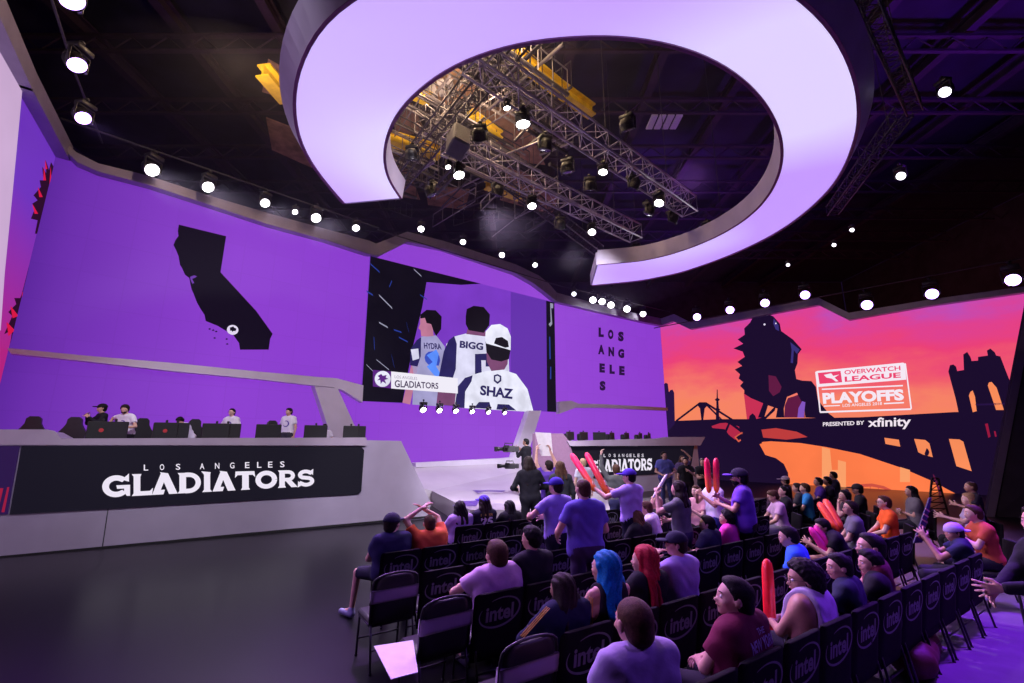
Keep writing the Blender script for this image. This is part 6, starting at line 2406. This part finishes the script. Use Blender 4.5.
# front-of-house spots for desk, stage and players; ledge, sign, roof spots are added fill
spot('stage_wash', (-3, 2.5, 11), (-7.5, 11.2, 1.0), 2200, 50, (.93,.86,1))
spot('stage_wash', (-.2, 7.3, 8.4), (-3.6, 13.4, .8), 3300, 32, (.93,.86,1), blend=.9)
spot('stage_wash', (2.2, 9.8, 8.4), (-.8, 17.8, .6), 7000, 50, (.94,.88,1))
spot('stage_wash', (4.5, 9.8, 8.4), (6, 20.5, 1.2), 3200, 50, (.9,.8,1))
spot('player_wash', (-4, 4, 10), (-8.2, 13.2, 2.4), 1800, 40, (1, .95, 1))
spot('added_ledge_fill', (0, 4, 10), (-9, 15.5, 4.2), 3500, 44, (.94,.88,1))  # added unseen spots that brighten the wall ledges and columns
spot('added_ledge_fill', (2, 9, 8.4), (1.5, 23.5, 3.6), 5000, 50, (.94,.88,1))
spot('front_rows_wash', (-1, 15, 10.5), (3.5, 9, 1), 2600, 50, (1, .8, 1))
spot('front_rows_wash', (2.5, 17, 10), (1, 10.5, 1.2), 1500, 40, (1, .85, 1))
spot('added_sign_fill', (-1.5, 2.5, 8.6), (.9, 10, 2.0), 4200, 22, (1, .92, 1))  # added fill from the camera side to brighten the held card
spot('added_roof_tint', (15, 10, 9), (13, 13, 16), 2600, 120, (.25, .02, 1))  # added uplights that tint the dark roof violet
spot('added_roof_tint', (8, 20, 11), (8, 24, 16), 900, 130, (.25, .02, 1))
spot('added_roof_tint', (-9, 7, 11), (-8, 8, 16), 260, 130, (.12, .0, 1))
# violet wash from the right side of the hall and over the audience
spot('violet_wash', (11, 2, 9.5), (4.2, 4.6, .5), 1500, 60, (.32, .1, 1))
spot('violet_wash', (9.5, 7.5, 9.5), (5.9, 4.2, 0), 13000, 40, (.24, .02, 1))
spot('violet_wash', (-9, 3, 9.8), (.5, 4.5, .8), 2500, 55, (.5, .2, 1))
spot('violet_wash', (-2.6, 11.0, 8.6), (1.5, 4.2, .8), 6500, 58, (.55, .18, 1))
spot('violet_wash', (5, 12, 10.2), (4.2, 6, .8), 1800, 50, (.7, .25, 1))
# warm work lights left on among the catwalks
for x, y, z_, e in ((-2.2, 10.2, 11.6, 420), (.4, 8.2, 11.8, 420), (-6.8, 9.5, 11.6, 260), (-.6, 11.8, 11.8, 200), (-1.2, 6.6, 11.9, 160)):
    ld = bpy.data.lights.new('catwalk_work_light', 'POINT')
    ld.energy = e
    ld.color = (1, .68, .4)
    ld.shadow_soft_size = .15
    lo = bpy.data.objects.new('catwalk_work_light', ld)
    COL.objects.link(lo)
    lo.location = (x, y, z_)

# thin stage haze filling the hall
m = bpy.data.materials.new('stage haze')
m.use_nodes = True
nt = m.node_tree
nt.nodes.remove(nt.nodes['Principled BSDF'])
sc_ = nt.nodes.new('ShaderNodeVolumeScatter')
sc_.inputs['Density'].default_value = .005
sc_.inputs['Anisotropy'].default_value = .4
sc_.inputs['Color'].default_value = (.8, .75, 1, 1)
nt.links.new(sc_.outputs[0], nt.nodes['Material Output'].inputs['Volume'])
for c_, r_, lab in (((1.5, 17, 11.0), (10, 12, 2.6), 'thin haze drifting around the lights inside and behind the ring'), ((-7.2, 13.0, 10.4), (5.5, 5.5, 1.7), 'thin haze around the white lights above the left purple wall')):
    mb = MB()
    prof = [(max(.001, math.sin(PI * i / 16)), -math.cos(PI * i / 16)) for i in range(17)]
    mb.lathe(prof, 32)
    mb.v = [(c_[0] + x * r_[0], c_[1] + y * r_[1], c_[2] + z * r_[2]) for x, y, z in mb.v]
    tag(mb.build('stage_haze', m, None, True), lab, 'haze', kind='stuff')
